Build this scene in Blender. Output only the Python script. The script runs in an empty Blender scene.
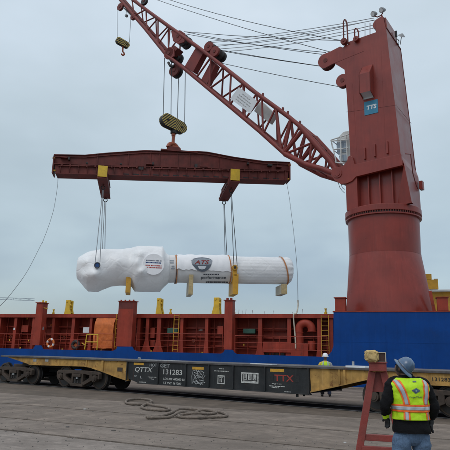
import bpy, bmesh, math, random
from mathutils import Vector, Matrix, noise
random.seed(7)
R = math.radians
scene = bpy.context.scene
COL = scene.collection

# ------------------------------------------------------------------ camera
F = 540.0; H = 1.7                       # focal length in photo pixels, eye height in metres
PITCH = math.atan(129.46 / F); ROLL = math.atan(.025)
fw = Vector((0, math.cos(PITCH), math.sin(PITCH)))
u0 = Vector((0, -math.sin(PITCH), math.cos(PITCH)))
rt = Vector((math.cos(ROLL), 0, 0)) + math.sin(ROLL) * u0
up = Vector((-math.sin(ROLL), 0, 0)) + math.cos(ROLL) * u0
cam_d = bpy.data.cameras.new("camera")
cam = bpy.data.objects.new("camera", cam_d)
COL.objects.link(cam)
cam.matrix_world = Matrix((
    (rt.x, up.x, -fw.x, 0), (rt.y, up.y, -fw.y, 0), (rt.z, up.z, -fw.z, H), (0, 0, 0, 1)))
cam_d.sensor_width = 36; cam_d.lens = F / 450 * 36
cam_d.clip_start = .1; cam_d.clip_end = 8000
scene.camera = cam

# ------------------------------------------------------------------ sky: thick overcast
SUN_EL, SUN_AZ = R(52), R(215)
world = bpy.data.worlds.new("World"); scene.world = world
world.use_nodes = True
nt = world.node_tree; nt.nodes.clear()
def N(t, tp, **k):
    n = t.nodes.new(tp)
    for a, v in k.items():
        if a in n.inputs.keys() if isinstance(a, str) else False: n.inputs[a].default_value = v
        else: setattr(n, a, v)
    return n
wout = N(nt, 'ShaderNodeOutputWorld'); bg = N(nt, 'ShaderNodeBackground'); bg2 = N(nt, 'ShaderNodeBackground')
sky = N(nt, 'ShaderNodeTexSky'); sky.sky_type = 'NISHITA'; sky.sun_disc = False
sky.sun_elevation = SUN_EL; sky.sun_rotation = SUN_AZ
nt.links.new(sky.outputs[0], bg2.inputs[0]); bg2.inputs[1].default_value = .05
tc = N(nt, 'ShaderNodeTexCoord'); sep = N(nt, 'ShaderNodeSeparateXYZ')
nt.links.new(tc.outputs['Generated'], sep.inputs[0])
ramp = N(nt, 'ShaderNodeValToRGB')
cr = ramp.color_ramp
cr.elements[0].position = 0; cr.elements[0].color = (.13, .17, .225, 1)
cr.elements[1].position = 1; cr.elements[1].color = (.98, 1.02, 1.06, 1)
for p_, c_ in ((.12, (.22, .26, .285, 1)), (.24, (.36, .42, .42, 1)), (.41, (.46, .53, .545, 1)), (.57, (.56, .635, .675, 1))):
    e = cr.elements.new(p_); e.color = c_
mp = N(nt, 'ShaderNodeMapping'); mp.inputs['Scale'].default_value = (1.5, 1.5, 3.2)
nz = N(nt, 'ShaderNodeTexNoise'); nz.inputs['Scale'].default_value = 1.6; nz.inputs['Detail'].default_value = 4; nz.inputs['Roughness'].default_value = .5
nt.links.new(tc.outputs['Generated'], mp.inputs[0]); nt.links.new(mp.outputs[0], nz.inputs['Vector'])
ma = N(nt, 'ShaderNodeMath'); ma.operation = 'MULTIPLY_ADD'; ma.inputs[1].default_value = .5; ma.inputs[2].default_value = -.25
nt.links.new(nz.outputs[0], ma.inputs[0])
ad = N(nt, 'ShaderNodeMath'); ad.operation = 'ADD'
nt.links.new(sep.outputs[2], ad.inputs[0]); nt.links.new(ma.outputs[0], ad.inputs[1])
nt.links.new(ad.outputs[0], ramp.inputs[0])
nt.links.new(ramp.outputs[0], bg.inputs[0]); bg.inputs[1].default_value = 1.0
ash = N(nt, 'ShaderNodeAddShader')
nt.links.new(bg.outputs[0], ash.inputs[0]); nt.links.new(bg2.outputs[0], ash.inputs[1])
nt.links.new(ash.outputs[0], wout.inputs[0])

sun_d = bpy.data.lights.new("sun", 'SUN'); sun_d.energy = .6; sun_d.angle = R(25); sun_d.color = (1, .97, .93)
sun = bpy.data.objects.new("sun", sun_d); COL.objects.link(sun)
sd = Vector((math.cos(SUN_EL) * math.sin(SUN_AZ), math.cos(SUN_EL) * math.cos(SUN_AZ), math.sin(SUN_EL)))
sun.rotation_euler = sd.to_track_quat('Z', 'Y').to_euler()
scene.view_settings.view_transform = 'Standard'; scene.view_settings.look = 'None'
scene.view_settings.gamma = 1; scene.view_settings.exposure = 0

# ------------------------------------------------------------------ placing helpers
def ray(x, y): return fw + rt * ((x - 225) / F) + up * ((225 - y) / F)
def ground(x, y, z=0):
    d = ray(x, y); t = (z - H) / d.z
    return (d.x * t, d.y * t)
class Frame:
    """a horizontal frame in the place: a runs along it, b away from the quay side, z up"""
    def __init__(s, O, deg):
        s.O = O; s.deg = deg; t = R(deg)
        s.a = (math.cos(t), math.sin(t)); s.b = (-math.sin(t), math.cos(t))
    def hit(s, x, y, b=0):
        d = ray(x, y); n = s.b
        t = (b + s.O[0] * n[0] + s.O[1] * n[1]) / (d.x * n[0] + d.y * n[1])
        X, Y = d.x * t - s.O[0], d.y * t - s.O[1]
        return (X * s.a[0] + Y * s.a[1], H + d.z * t)
    def P(s, x, y, b=0):
        a, z = s.hit(x, y, b); return (a, b, z)
    def g(s, x, y, z=0):
        X, Y = ground(x, y, z); X -= s.O[0]; Y -= s.O[1]
        return (X * s.a[0] + Y * s.a[1], X * s.b[0] + Y * s.b[1])
    def w(s, A, B, z=0): return Vector((s.O[0] + A * s.a[0] + B * s.b[0], s.O[1] + A * s.a[1] + B * s.b[1], z))
def proj(v):
    v = Vector(v) - Vector((0, 0, H)); d = v.dot(fw)
    return (225 + F * v.dot(rt) / d, 225 - F * v.dot(up) / d)

# ------------------------------------------------------------------ mesh builder
class MB:
    def __init__(s): s.v = []; s.f = []
    def add(s, vs, fs):
        o = len(s.v); s.v += [tuple(v) for v in vs]; s.f += [tuple(i + o for i in f) for f in fs]; return s
    def box(s, x0, x1, y0, y1, z0, z1):
        return s.add([(x0,y0,z0),(x1,y0,z0),(x1,y1,z0),(x0,y1,z0),(x0,y0,z1),(x1,y0,z1),(x1,y1,z1),(x0,y1,z1)],
            [(0,3,2,1),(4,5,6,7),(0,1,5,4),(1,2,6,5),(2,3,7,6),(3,0,4,7)])
    def bar(s, p, q, w, h, upv=(0,0,1)):
        p, q = Vector(p), Vector(q); d = (q - p).normalized(); u_ = Vector(upv)
        if abs(d.dot(u_)) > .95: u_ = Vector((0,1,0))
        x = d.cross(u_).normalized(); y = x.cross(d).normalized()
        vs = [c + x * (i * w / 2) + y * (j * h / 2) for c in (p, q) for i, j in ((-1,-1),(1,-1),(1,1),(-1,1))]
        return s.add(vs, [(0,1,2,3),(7,6,5,4),(0,4,5,1),(1,5,6,2),(2,6,7,3),(3,7,4,0)])
    def cyl(s, p, q, r, n=12, r2=None, caps=True):
        return s.tube([p, q], r if r2 is None else [r, r2], n, caps)
    def tube(s, pts, r, n=8, caps=True, closed=False, sq=1.0):
        pts = [Vector(p) for p in pts]; m = len(pts); rs = r if isinstance(r, (list, tuple)) else [r] * m
        vs = []; prev = None
        for i, p in enumerate(pts):
            if closed: t = (pts[(i+1) % m] - pts[i-1]).normalized()
            else: t = (pts[min(i+1, m-1)] - pts[max(i-1, 0)]).normalized()
            if prev is None:
                u_ = Vector((0,0,1)) if abs(t.z) < .9 else Vector((0,1,0))
            else: u_ = prev
            x = t.cross(u_).normalized(); y = x.cross(t).normalized(); prev = y
            for k in range(n):
                a = 2 * math.pi * k / n
                vs.append(p + x * math.cos(a) * rs[i] + y * math.sin(a) * rs[i] * sq)
        fs = []
        for i in range(m if closed else m - 1):
            j = (i + 1) % m
            for k in range(n): fs.append((i*n+k, i*n+(k+1)%n, j*n+(k+1)%n, j*n+k))
        if caps and not closed: fs += [tuple(range(n))[::-1], tuple((m-1)*n+k for k in range(n))]
        return s.add(vs, fs)
    def prism(s, poly, y0, y1):          # polygon in (x, z), extruded along y
        n = len(poly)
        return s.add([(x, y0, z) for x, z in poly] + [(x, y1, z) for x, z in poly],
            [tuple(range(n)), tuple(range(n, 2*n))[::-1]] + [(i, i+n, (i+1)%n+n, (i+1)%n) for i in range(n)])
    def prismz(s, poly, z0, z1):
        n = len(poly)
        return s.add([(x, y, z0) for x, y in poly] + [(x, y, z1) for x, y in poly],
            [tuple(range(n))[::-1], tuple(range(n, 2*n))] + [(i, (i+1)%n, (i+1)%n+n, i+n) for i in range(n)])
    def rings(s, rings, caps=True):      # list of equally long closed rings
        n = len(rings[0]); vs = [v for r_ in rings for v in r_]; fs = []
        for i in range(len(rings)-1):
            for k in range(n): fs.append((i*n+k, i*n+(k+1)%n, (i+1)*n+(k+1)%n, (i+1)*n+k))
        if caps: fs += [tuple(range(n))[::-1], tuple((len(rings)-1)*n+k for k in range(n))]
        return s.add(vs, fs)
    def sheet(s, grid):
        n = len(grid[0]); vs = [v for r_ in grid for v in r_]
        return s.add(vs, [(i*n+k, i*n+k+1, (i+1)*n+k+1, (i+1)*n+k) for i in range(len(grid)-1) for k in range(n-1)])
    def torus(s, c, r, r2, axis='y', n=24, m=8):
        c = Vector(c); pts = []
        for i in range(n):
            a = 2*math.pi*i/n; u_, v_ = math.cos(a)*r, math.sin(a)*r
            pts.append(c + Vector({'y':(u_,0,v_),'x':(0,u_,v_),'z':(u_,v_,0)}[axis]))
        vs = []; ax = Vector({'y':(0,1,0),'x':(1,0,0),'z':(0,0,1)}[axis])
        for p in pts:
            o = (p - c).normalized()
            for k in range(m):
                b = 2*math.pi*k/m; vs.append(p + o*math.cos(b)*r2 + ax*math.sin(b)*r2)
        return s.add(vs, [(i*m+k, i*m+(k+1)%m, ((i+1)%n)*m+(k+1)%m, ((i+1)%n)*m+k) for i in range(n) for k in range(m)])
    def mesh(s, name):
        me = bpy.data.meshes.new(name); me.from_pydata(s.v, [], s.f)
        bm = bmesh.new(); bm.from_mesh(me); bmesh.ops.recalc_face_normals(bm, faces=bm.faces[:]); bm.to_mesh(me); bm.free()
        return me

def thing(name, label, cat, frame=None, loc=None, rotz=0, group=None):
    o = bpy.data.objects.new(name, None); COL.objects.link(o); o.empty_display_size = .3
    if frame: o.location = (frame.O[0], frame.O[1], 0); o.rotation_euler = (0, 0, R(frame.deg))
    if loc: o.location = loc; o.rotation_euler = (0, 0, rotz)
    o['label'] = label; o['category'] = cat
    if group: o['group'] = group
    return o
def part(name, mb, m, parent=None, label=None, smooth=False, bevel=0, kind=None):
    me = mb.mesh(name) if isinstance(mb, MB) else mb
    if m and not me.materials: me.materials.append(m)
    if smooth:
        me.shade_smooth()
        me.set_sharp_from_angle(angle=R(38) if smooth is True else R(smooth))
    o = bpy.data.objects.new(name, me); COL.objects.link(o); o.parent = parent
    if bevel:
        b = o.modifiers.new('bevel', 'BEVEL'); b.width = bevel; b.segments = 2; b.limit_method = 'ANGLE'; b.angle_limit = R(40)
    if label: o['label'] = label
    if kind: o['kind'] = kind
    return o
def solo(name, mb, m, label, cat, loc=(0,0,0), rotz=0, **k):
    g = k.pop('group', None)
    o = part(name, mb, m, None, label, **k); o.location = loc; o.rotation_euler = (0,0,rotz); o['category'] = cat
    if g: o['group'] = g
    return o
def inst(src, parent, loc=(0,0,0), rot=(0,0,0), scale=None):
    o = src.copy(); COL.objects.link(o); o.parent = parent; o.location = loc; o.rotation_euler = rot
    if scale: o.scale = scale
    return o

# ------------------------------------------------------------------ materials
def mat(name, col, rough=.6, var=.25, scale=3.0, streak=0.0, rust=0.0, rustcol=(.14,.05,.025), bump=.15, metal=0.0, spec=.5, dirt=0.0, dirtcol=(.09,.08,.07), grain=None, coat=0, fine=40, blotch=0, runs=0, gk=.55, creases=0):
    m = bpy.data.materials.new(name); m.use_nodes = True; t = m.node_tree; t.nodes.clear(); L = t.links.new
    out = N(t, 'ShaderNodeOutputMaterial'); b = N(t, 'ShaderNodeBsdfPrincipled'); L(b.outputs[0], out.inputs[0])
    b.inputs['Metallic'].default_value = metal; b.inputs['Specular IOR Level'].default_value = spec
    if coat: b.inputs['Coat Weight'].default_value = coat; b.inputs['Coat Roughness'].default_value = .15
    tc = N(t, 'ShaderNodeTexCoord'); co = tc.outputs['Object']
    def noise_(sc, det=5, vec=co, ro=.6):
        n = N(t, 'ShaderNodeTexNoise'); n.inputs['Scale'].default_value = sc; n.inputs['Detail'].default_value = det; n.inputs['Roughness'].default_value = ro
        L(vec, n.inputs['Vector']); return n.outputs[0]
    def mapr(v, a, b_, c=0, d=1):
        n = N(t, 'ShaderNodeMapRange'); n.inputs[1].default_value = a; n.inputs[2].default_value = b_; n.inputs[3].default_value = c; n.inputs[4].default_value = d
        L(v, n.inputs[0]); return n.outputs[0]
    def mix(fac, c1, c2, bt='MIX'):
        n = N(t, 'ShaderNodeMix'); n.data_type = 'RGBA'; n.blend_type = bt
        if isinstance(fac, float): n.inputs[0].default_value = fac
        else: L(fac, n.inputs[0])
        for i, c in ((6, c1), (7, c2)):
            if isinstance(c, tuple): n.inputs[i].default_value = (*c, 1)
            else: L(c, n.inputs[i])
        return n.outputs[2]
    n1 = noise_(scale)
    lo = tuple(c * (1 - var) for c in col); hi = tuple(min(1, c * (1 + var)) for c in col)
    c = mix(mapr(n1, .3, .7), lo, hi)
    if grain:
        mp = N(t, 'ShaderNodeMapping'); mp.inputs['Scale'].default_value = grain; L(co, mp.inputs[0])
        g = noise_(1.0, 6, mp.outputs[0], .7)
        c = mix(mapr(g, .38, .62, 0, gk), c, tuple(x * .5 for x in col))
    if streak:
        mp = N(t, 'ShaderNodeMapping'); mp.inputs['Scale'].default_value = (5, 5, .25); L(co, mp.inputs[0])
        g = noise_(1.0, 4, mp.outputs[0])
        c = mix(mapr(g, .5, .78, 0, streak), c, tuple(x * .55 for x in col))
        g2 = noise_(2.3, 4, mp.outputs[0])
        c = mix(mapr(g2, .58, .8, 0, streak * .8), c, tuple(min(1, x * 1.3 + .05) for x in col))
    if dirt:
        c = mix(mapr(noise_(scale * .6 + .3, 7), .45, .72, 0, dirt), c, dirtcol)
    if blotch:
        c = mix(mapr(noise_(.35, 6), .48, .68, 0, blotch), c, tuple(x * .5 for x in col))
        c = mix(mapr(noise_(1.7, 8, ro=.75), .55, .62, 0, blotch * .6), c, tuple(x * .45 for x in col))
        c = mix(mapr(noise_(2.6, 8, ro=.75), .58, .66, 0, blotch * .5), c, tuple(min(1, x * 1.45) for x in col))
    if runs:                              # rust runs down the plate
        mp = N(t, 'ShaderNodeMapping'); mp.inputs['Scale'].default_value = (9, 9, .35); L(co, mp.inputs[0])
        g = noise_(1.0, 6, mp.outputs[0], .7); g3 = noise_(.8, 3)
        mm = N(t, 'ShaderNodeMath'); mm.operation = 'MULTIPLY'; L(mapr(g, .60, .74, 0, runs), mm.inputs[0]); L(mapr(g3, .48, .6), mm.inputs[1])
        c = mix(mm.outputs[0], c, (.11,.04,.02))
    if rust:
        c = mix(mapr(noise_(scale * 2.2, 8, ro=.7), .58, .66, 0, rust), c, rustcol)
    f = noise_(fine, 3)
    c = mix(mapr(f, .3, .7, 0, .12), c, tuple(x * .6 for x in col))
    L(c, b.inputs['Base Color'])
    L(mapr(n1, .3, .7, max(.05, rough - .08), min(1, rough + .1)), b.inputs['Roughness'])
    if bump:
        bp = N(t, 'ShaderNodeBump'); bp.inputs['Strength'].default_value = bump; bp.inputs['Distance'].default_value = .02
        ad_ = N(t, 'ShaderNodeMath'); ad_.operation = 'ADD'; L(noise_(scale * 3, 4), ad_.inputs[0]); L(f, ad_.inputs[1])
        hgt = ad_.outputs[0]
        if creases:
            vo = N(t, 'ShaderNodeTexVoronoi'); vo.feature = 'DISTANCE_TO_EDGE'; vo.inputs['Scale'].default_value = 1.6
            nv = N(t, 'ShaderNodeTexNoise'); nv.inputs['Scale'].default_value = 1.3; L(co, nv.inputs['Vector'])
            va = N(t, 'ShaderNodeMix'); va.data_type = 'RGBA'; va.inputs[0].default_value = .45; L(co, va.inputs[6]); L(nv.outputs[1], va.inputs[7]); L(va.outputs[2], vo.inputs['Vector'])
            a2 = N(t, 'ShaderNodeMath'); a2.operation = 'MULTIPLY_ADD'; a2.inputs[1].default_value = creases * 6; L(mapr(vo.outputs[0], 0, .12), a2.inputs[0]); L(hgt, a2.inputs[2]); hgt = a2.outputs[0]
        L(hgt, bp.inputs['Height']); L(bp.outputs[0], b.inputs['Normal'])
    return m
M = {}
M['crane'] = mat('crane_red_paint', (.24,.033,.022), .33, .2, .55, streak=.45, bump=.12, spec=.42, runs=.55, dirt=.25, dirtcol=(.13,.03,.024))
M['jib'] = mat('jib_red_paint', (.20,.036,.030), .5, .2, 1.2, rust=.4, bump=.08, spec=.3)
M['shipred'] = mat('deck_red_paint', (.31,.044,.025), .5, .26, 1.0, streak=.6, runs=.6, rust=.5, rustcol=(.10,.03,.02), dirt=.4, dirtcol=(.12,.035,.028), bump=.1, spec=.25)
M['beamred'] = mat('weathered_red_steel', (.155,.038,.032), .6, .32, 1.4, runs=.4, streak=.4, rust=.6, rustcol=(.07,.03,.02), dirt=.4, dirtcol=(.06,.03,.028), spec=.25)
M['blue'] = mat('hull_blue_paint', (.001,.050,.24), .42, .18, .5, blotch=.25, streak=.35, dirt=.35, dirtcol=(.006,.035,.12), bump=.12, spec=.18, rust=.12, rustcol=(.03,.03,.04))
M['blue2'] = mat('sling_blue', (.012,.06,.2), .5, .2, 4)
M['yellow'] = mat('yellow_paint', (.68,.44,.03), .5, .16, 3, rust=.3, rustcol=(.3,.15,.03), dirt=.15)
M['amber'] = mat('amber_paint', (.60,.31,.025), .5, .16, 2, rust=.4, dirt=.2)
M['orange'] = mat('orange_tarp', (.62,.16,.04), .6, .2, 2.5, dirt=.35, dirtcol=(.35,.09,.03), bump=.5, creases=.4, spec=.3)
M['car_yellow'] = mat('railcar_weathered_yellow', (.46,.27,.08), .7, .35, 1.9, streak=1.0, runs=.8, rust=.9, rustcol=(.15,.06,.025), dirt=.75, dirtcol=(.16,.09,.04), spec=.25)
M['car_dark'] = mat('railcar_dark_panel', (.026,.028,.030), .6, .35, 1.6, runs=.5, spec=.25, streak=.4, rust=.25, rustcol=(.1,.06,.04), dirt=.3, dirtcol=(.075,.07,.065))
M['deck'] = mat('railcar_deck', (.065,.06,.063), .6, .3, 2, rust=.6, dirt=.6, dirtcol=(.2,.19,.18))
M['truck'] = mat('grimy_cast_steel', (.06,.045,.036), .75, .4, 3, rust=.8, rustcol=(.09,.05,.035), dirt=.6, dirtcol=(.105,.08,.062), spec=.25)
M['wheel'] = mat('wheel_steel', (.028,.025,.024), .55, .3, 4, rust=.4, rustcol=(.05,.03,.022))
M['tread'] = mat('worn_steel', (.25,.24,.23), .35, .2, 5, metal=.8, rust=.3)
M['cable'] = mat('greased_wire_rope', (.035,.035,.04), .5, .2, 8, bump=0)
M['wire'] = mat('galvanised_rope', (.30,.32,.34), .5, .2, 8, bump=0)
M['black'] = mat('black_rubber', (.016,.016,.017), .6, .3, 4)
M['hookred'] = mat('hook_orange_red', (.33,.075,.03), .5, .2, 4, rust=.4)
M['wrap'] = mat('white_shrink_wrap', (.86,.86,.86), .4, .03, 1.2, bump=.35, dirt=.15, dirtcol=(.70,.69,.66), fine=7, spec=.5, creases=.35)
M['wrap2'] = mat('white_tarpaulin', (.88,.88,.89), .4, .03, 1.5, bump=.3, fine=6)
M['wrapgrey'] = mat('grey_wrapped_tube', (.74,.73,.72), .45, .08, 1.2, bump=.2, dirt=.2, dirtcol=(.45,.44,.43), fine=8)
M['wood'] = mat('pine_block', (.56,.43,.22), .7, .2, 3, grain=(3,3,30), dirt=.2)
M['palewood'] = mat('pale_timber', (.62,.57,.46), .7, .15, 3, grain=(2,30,3), dirt=.2)
M['strap'] = mat('orange_strap', (.5,.2,.07), .6, .3, 6)
M['white'] = mat('white_paint', (.75,.76,.77), .5, .06, 3, dirt=.2, dirtcol=(.5,.5,.5))
M['sign'] = mat('sign_white', (.66,.68,.70), .5, .05, 3, dirt=.3, dirtcol=(.45,.46,.48))
M['ink'] = mat('grey_ink', (.12,.14,.2), .6, .1, 5, bump=0)
M['inkdark'] = mat('dark_ink', (.06,.065,.08), .6, .1, 5, bump=0)
M['inkred'] = mat('red_ink', (.45,.05,.035), .6, .1, 5, bump=0)
M['stencil'] = mat('stencil_white', (.55,.55,.52), .6, .3, 9, bump=0, dirt=.75, dirtcol=(.16,.16,.16), rust=.5, rustcol=(.07,.07,.07))
M['chalk'] = mat('spray_grey', (.36,.37,.37), .7, .3, 6, bump=0, dirt=.6, dirtcol=(.12,.12,.12))
M['ttxred'] = mat('stencil_red', (.36,.04,.028), .6, .25, 6, bump=0, dirt=.4, dirtcol=(.15,.03,.02))
M['reflect'] = mat('amber_reflector', (.62,.33,.03), .5, .2, 8, bump=0, dirt=.3)
M['teal'] = mat('sign_teal', (.02,.20,.33), .4, .08, 3, bump=0)
M['green'] = mat('green_canvas', (.03,.095,.07), .7, .3, 4, bump=.3)
M['grey'] = mat('grey_steel', (.30,.31,.32), .5, .2, 4)
M['glass'] = mat('cab_glass', (.25,.30,.36), .08, .15, 1.5, bump=0, spec=.8)
M['cabwhite'] = mat('cab_white', (.60,.60,.58), .5, .08, 3, dirt=.3)
M['rope'] = mat('manila_rope', (.19,.15,.12), .85, .3, 14, bump=.6, dirt=.4)
M['concrete'] = mat('worn_concrete', (.265,.218,.182), .85, .32, .7, dirt=.85, dirtcol=(.12,.098,.082), grain=(3,8,8), gk=.6, bump=.9, fine=18, spec=.2, blotch=.75)
M['concrete2'] = mat('worn_concrete_warm', (.245,.198,.162), .85, .34, .8, dirt=.85, dirtcol=(.11,.088,.072), grain=(2.5,8,8), gk=.65, bump=.9, fine=20, spec=.2, blotch=.8)
M['concrete3'] = mat('worn_concrete_pale', (.30,.255,.222), .85, .32, .7, dirt=.8, dirtcol=(.14,.118,.10), grain=(3,8,8), gk=.6, bump=.9, fine=16, spec=.2, blotch=.65)
M['dark_ground'] = mat('oily_ground_and_car_shade', (.15,.118,.092), .85, .35, 1.2, dirt=.7, dirtcol=(.085,.066,.052), bump=.6, grain=(.5,5,5), spec=.2, blotch=.5)
M['car_shade'] = mat('oily_ground_and_car_shade', (.018,.015,.013), .8, .4, 2.5, dirt=.5, dirtcol=(.04,.033,.028), bump=.8, spec=.2)  # near-black colour stands in for the shade under the flatcar
M['joint'] = mat('tar_joint', (.022,.02,.018), .8, .3, 4, bump=.5)
M['stone'] = mat('loose_stone', (.12,.11,.1), .9, .3, 9)
M['litter'] = mat('white_scrap', (.62,.62,.60), .7, .1, 4)
M['water'] = mat('harbour_water', (.03,.045,.05), .08, .2, .3, bump=.6)
M['skin'] = mat('skin', (.17,.09,.06), .5, .1, 6, bump=.05)
M['hair'] = mat('dark_hair', (.015,.012,.01), .7, .3, 20, bump=.5)
M['jacket'] = mat('black_jacket', (.006,.006,.007), .8, .4, 5, bump=.4, spec=.15)
M['denim'] = mat('blue_denim', (.10,.17,.28), .8, .3, 5, grain=(60,60,6), bump=.5, dirt=.4, dirtcol=(.14,.21,.32))
M['vest'] = mat('lime_vest', (.50,.80,.01), .6, .08, 4, bump=.2)
M['vestor'] = mat('orange_trim', (.95,.16,.02), .55, .08, 4, bump=.1)
M['silver'] = mat('silver_tape', (.42,.46,.50), .35, .1, 6, bump=.1)
M['hat'] = mat('blue_hard_hat', (.05,.105,.19), .3, .2, 9, bump=.05, dirt=.5, dirtcol=(.11,.16,.22), coat=.4, rust=.3, rustcol=(.03,.05,.08))
M['hatwhite'] = mat('white_hard_hat', (.8,.8,.8), .3, .04, 3, bump=0)
M['standred'] = mat('stand_red_paint', (.27,.045,.036), .5, .2, 3, rust=.45, dirt=.3, streak=.3)
M['canvas'] = mat('yellowed_canvas', (.55,.40,.17), .75, .2, 8, bump=.25, dirt=.4, dirtcol=(.34,.21,.07), fine=60)
M['darkbox'] = mat('dark_brown_board', (.06,.03,.025), .7, .3, 5)
M['navy'] = mat('navy_trousers', (.012,.02,.05), .8, .3, 6)
M['far_pale'] = mat('far_crane_grey', (.40,.45,.49), .8, .05, 1, bump=0)
# striped hook-block plate: printed diagonal stripes on the plate
def stripes(name, c1, c2, sc, slope=1.0):
    m = bpy.data.materials.new(name); m.use_nodes = True; t = m.node_tree; L = t.links.new; b = t.nodes['Principled BSDF']; b.inputs['Roughness'].default_value = .5
    tc = N(t, 'ShaderNodeTexCoord'); sp = N(t, 'ShaderNodeSeparateXYZ'); L(tc.outputs['Object'], sp.inputs[0])
    ab = N(t, 'ShaderNodeMath'); ab.operation = 'ABSOLUTE'; L(sp.outputs[0], ab.inputs[0])
    m1 = N(t, 'ShaderNodeMath'); m1.operation = 'MULTIPLY_ADD'; m1.inputs[1].default_value = slope; L(ab.outputs[0], m1.inputs[0]); L(sp.outputs[2], m1.inputs[2])
    m2 = N(t, 'ShaderNodeMath'); m2.operation = 'MULTIPLY'; m2.inputs[1].default_value = sc; L(m1.outputs[0], m2.inputs[0])
    fr = N(t, 'ShaderNodeMath'); fr.operation = 'FRACT'; L(m2.outputs[0], fr.inputs[0])
    gt = N(t, 'ShaderNodeMath'); gt.operation = 'GREATER_THAN'; gt.inputs[1].default_value = .48; L(fr.outputs[0], gt.inputs[0])
    mx = N(t, 'ShaderNodeMix'); mx.data_type = 'RGBA'; mx.inputs[6].default_value = (*c1, 1); mx.inputs[7].default_value = (*c2, 1); L(gt.outputs[0], mx.inputs[0])
    nn = N(t, 'ShaderNodeTexNoise'); nn.inputs['Scale'].default_value = 5; L(tc.outputs['Object'], nn.inputs['Vector'])
    mr = N(t, 'ShaderNodeMapRange'); mr.inputs[1].default_value = .5; mr.inputs[2].default_value = .75; mr.inputs[4].default_value = .5; L(nn.outputs[0], mr.inputs[0])
    m3 = N(t, 'ShaderNodeMix'); m3.data_type = 'RGBA'; L(mr.outputs[0], m3.inputs[0]); L(mx.outputs[2], m3.inputs[6]); m3.inputs[7].default_value = (.09,.07,.04,1)
    L(m3.outputs[2], b.inputs['Base Color']); return m
M['stripe'] = stripes('yellow_black_stripes', (.56,.40,.08), (.02,.02,.022), 3.6, 1.0)

def text_part(body, fr_pts, b, m, parent, name='lettering', depth=.004, fit=True, font_shear=0, bold=.012):
    """flat lettering on the plane y=b of the parent's frame, filling a0..a1 x z0..z1"""
    a0, a1, z0, z1 = fr_pts
    cu = bpy.data.curves.new(name, 'FONT'); cu.body = body; cu.extrude = .001; cu.offset = bold; cu.shear = font_shear; cu.resolution_u = 3
    ob = bpy.data.objects.new(name, cu); COL.objects.link(ob)
    dg = bpy.context.evaluated_depsgraph_get(); me = bpy.data.meshes.new_from_object(ob.evaluated_get(dg)); bpy.data.objects.remove(ob)
    xs = [v.co.x for v in me.vertices]; ys = [v.co.y for v in me.vertices]
    x0, x1, y0, y1 = min(xs), max(xs), min(ys), max(ys)
    for v in me.vertices:
        x, y, z = v.co
        v.co = (a0 + (x-x0)/(x1-x0)*(a1-a0), b - (z + .001) * 2, z0 + (y-y0)/(y1-y0)*(z1-z0))
    me.materials.clear(); me.materials.append(m)
    o = bpy.data.objects.new(name, me); COL.objects.link(o); o.parent = parent; return o
# ------------------------------------------------------------------ frames of the place
SF = Frame(ground(342, 387), -19)                 # ship side: a along the hull, b inboard
g1, g2 = ground(98, 390.4), ground(378, 413)
CF = Frame(g1, math.degrees(math.atan2(g2[1]-g1[1], g2[0]-g1[0])))   # railcar: b=0 is its near side
QF = Frame((0, 0), -25.2)                         # paving strips of the quay
K = 35.8
d_ = ray(383, 220); KF = Frame((d_.x / d_.y * K, K), -35)   # deck crane
def pxbox(fr, x0, y0, x1, y1, b):
    xm, ym = (x0+x1)/2, (y0+y1)/2
    return (fr.hit(x0, ym, b)[0], fr.hit(x1, ym, b)[0], fr.hit(xm, y1, b)[1], fr.hit(xm, y0, b)[1])

# ------------------------------------------------------------------ ground, water
base = bpy.data.objects.new('quay_ground', None); COL.objects.link(base); base.location = (0, 0, 0); base.rotation_euler = (0, 0, R(QF.deg)); base['kind'] = 'structure'
def toQ(X, Y): return (X*QF.a[0] + Y*QF.a[1], X*QF.b[0] + Y*QF.b[1])
eL, eR = SF.w(-75, -.55), SF.w(60, -.55)
mb = MB(); q = [toQ(*eR[:2]), toQ(*eL[:2]), toQ(-90, -60), toQ(90, -60)]
mb.prismz(q, -3.4, -.035)
part('quay_base', mb, M['joint'], base)
def strip(b0, b1, a0, a1, m, z=0, jit=.012):
    mb = MB(); n = int((a1 - a0) / .35); g = []
    top0 = []; top1 = []
    for i in range(n + 1):
        a = a0 + (a1 - a0) * i / n
        top0.append((a, b0 + jit * (noise.noise((a * 1.3, b0, 0)) * 1.6 + noise.noise((a * 6, b0, 3))), z))
        top1.append((a, b1 + jit * (noise.noise((a * 1.3, b1, 7)) * 1.6 + noise.noise((a * 6, b1, 9))), z))
    low0 = [(x, y, z - .05) for x, y, _ in top0]; low1 = [(x, y, z - .05) for x, y, _ in top1]
    mb.sheet([low0, top0, top1, low1])
    return part('paving_strip', mb, m, base)
joints = [-8, -5.2, -2.4, .4, 3.0, 5.1, 7.35, 9.25, 10.87, 13.57, 16.73]
gaps = [.02, .02, .02, .02, .02, .03, .03, .07, .05, .055, .045]
mats = ['concrete', 'concrete3', 'concrete2', 'concrete', 'concrete3', 'concrete2', 'concrete3', 'concrete', 'concrete2', 'concrete2']
for i in range(len(joints) - 1):
    strip(joints[i] + gaps[i], joints[i+1] - gaps[i+1], -70, 60, M[mats[i]], 0, .03 if i in (6, 7) else .014)
# the track bed: darker ground between the last joint and the track, then rail grooves, then the far apron to the quay edge
mb = MB()
tb0 = QF.w(-60, 16.75), QF.w(60, 16.75)
def CQ(a, b, z=0): v = CF.w(a, b, z); x, y = toQ(v.x, v.y); return (x, y, z)
RB = -.02                                          # near rail line in the car frame
c0, c1 = CQ(-60, RB - .12), CQ(60, RB - .12)
qa = [(-70, 16.75, 0), (60, 16.75, 0)]
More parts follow.
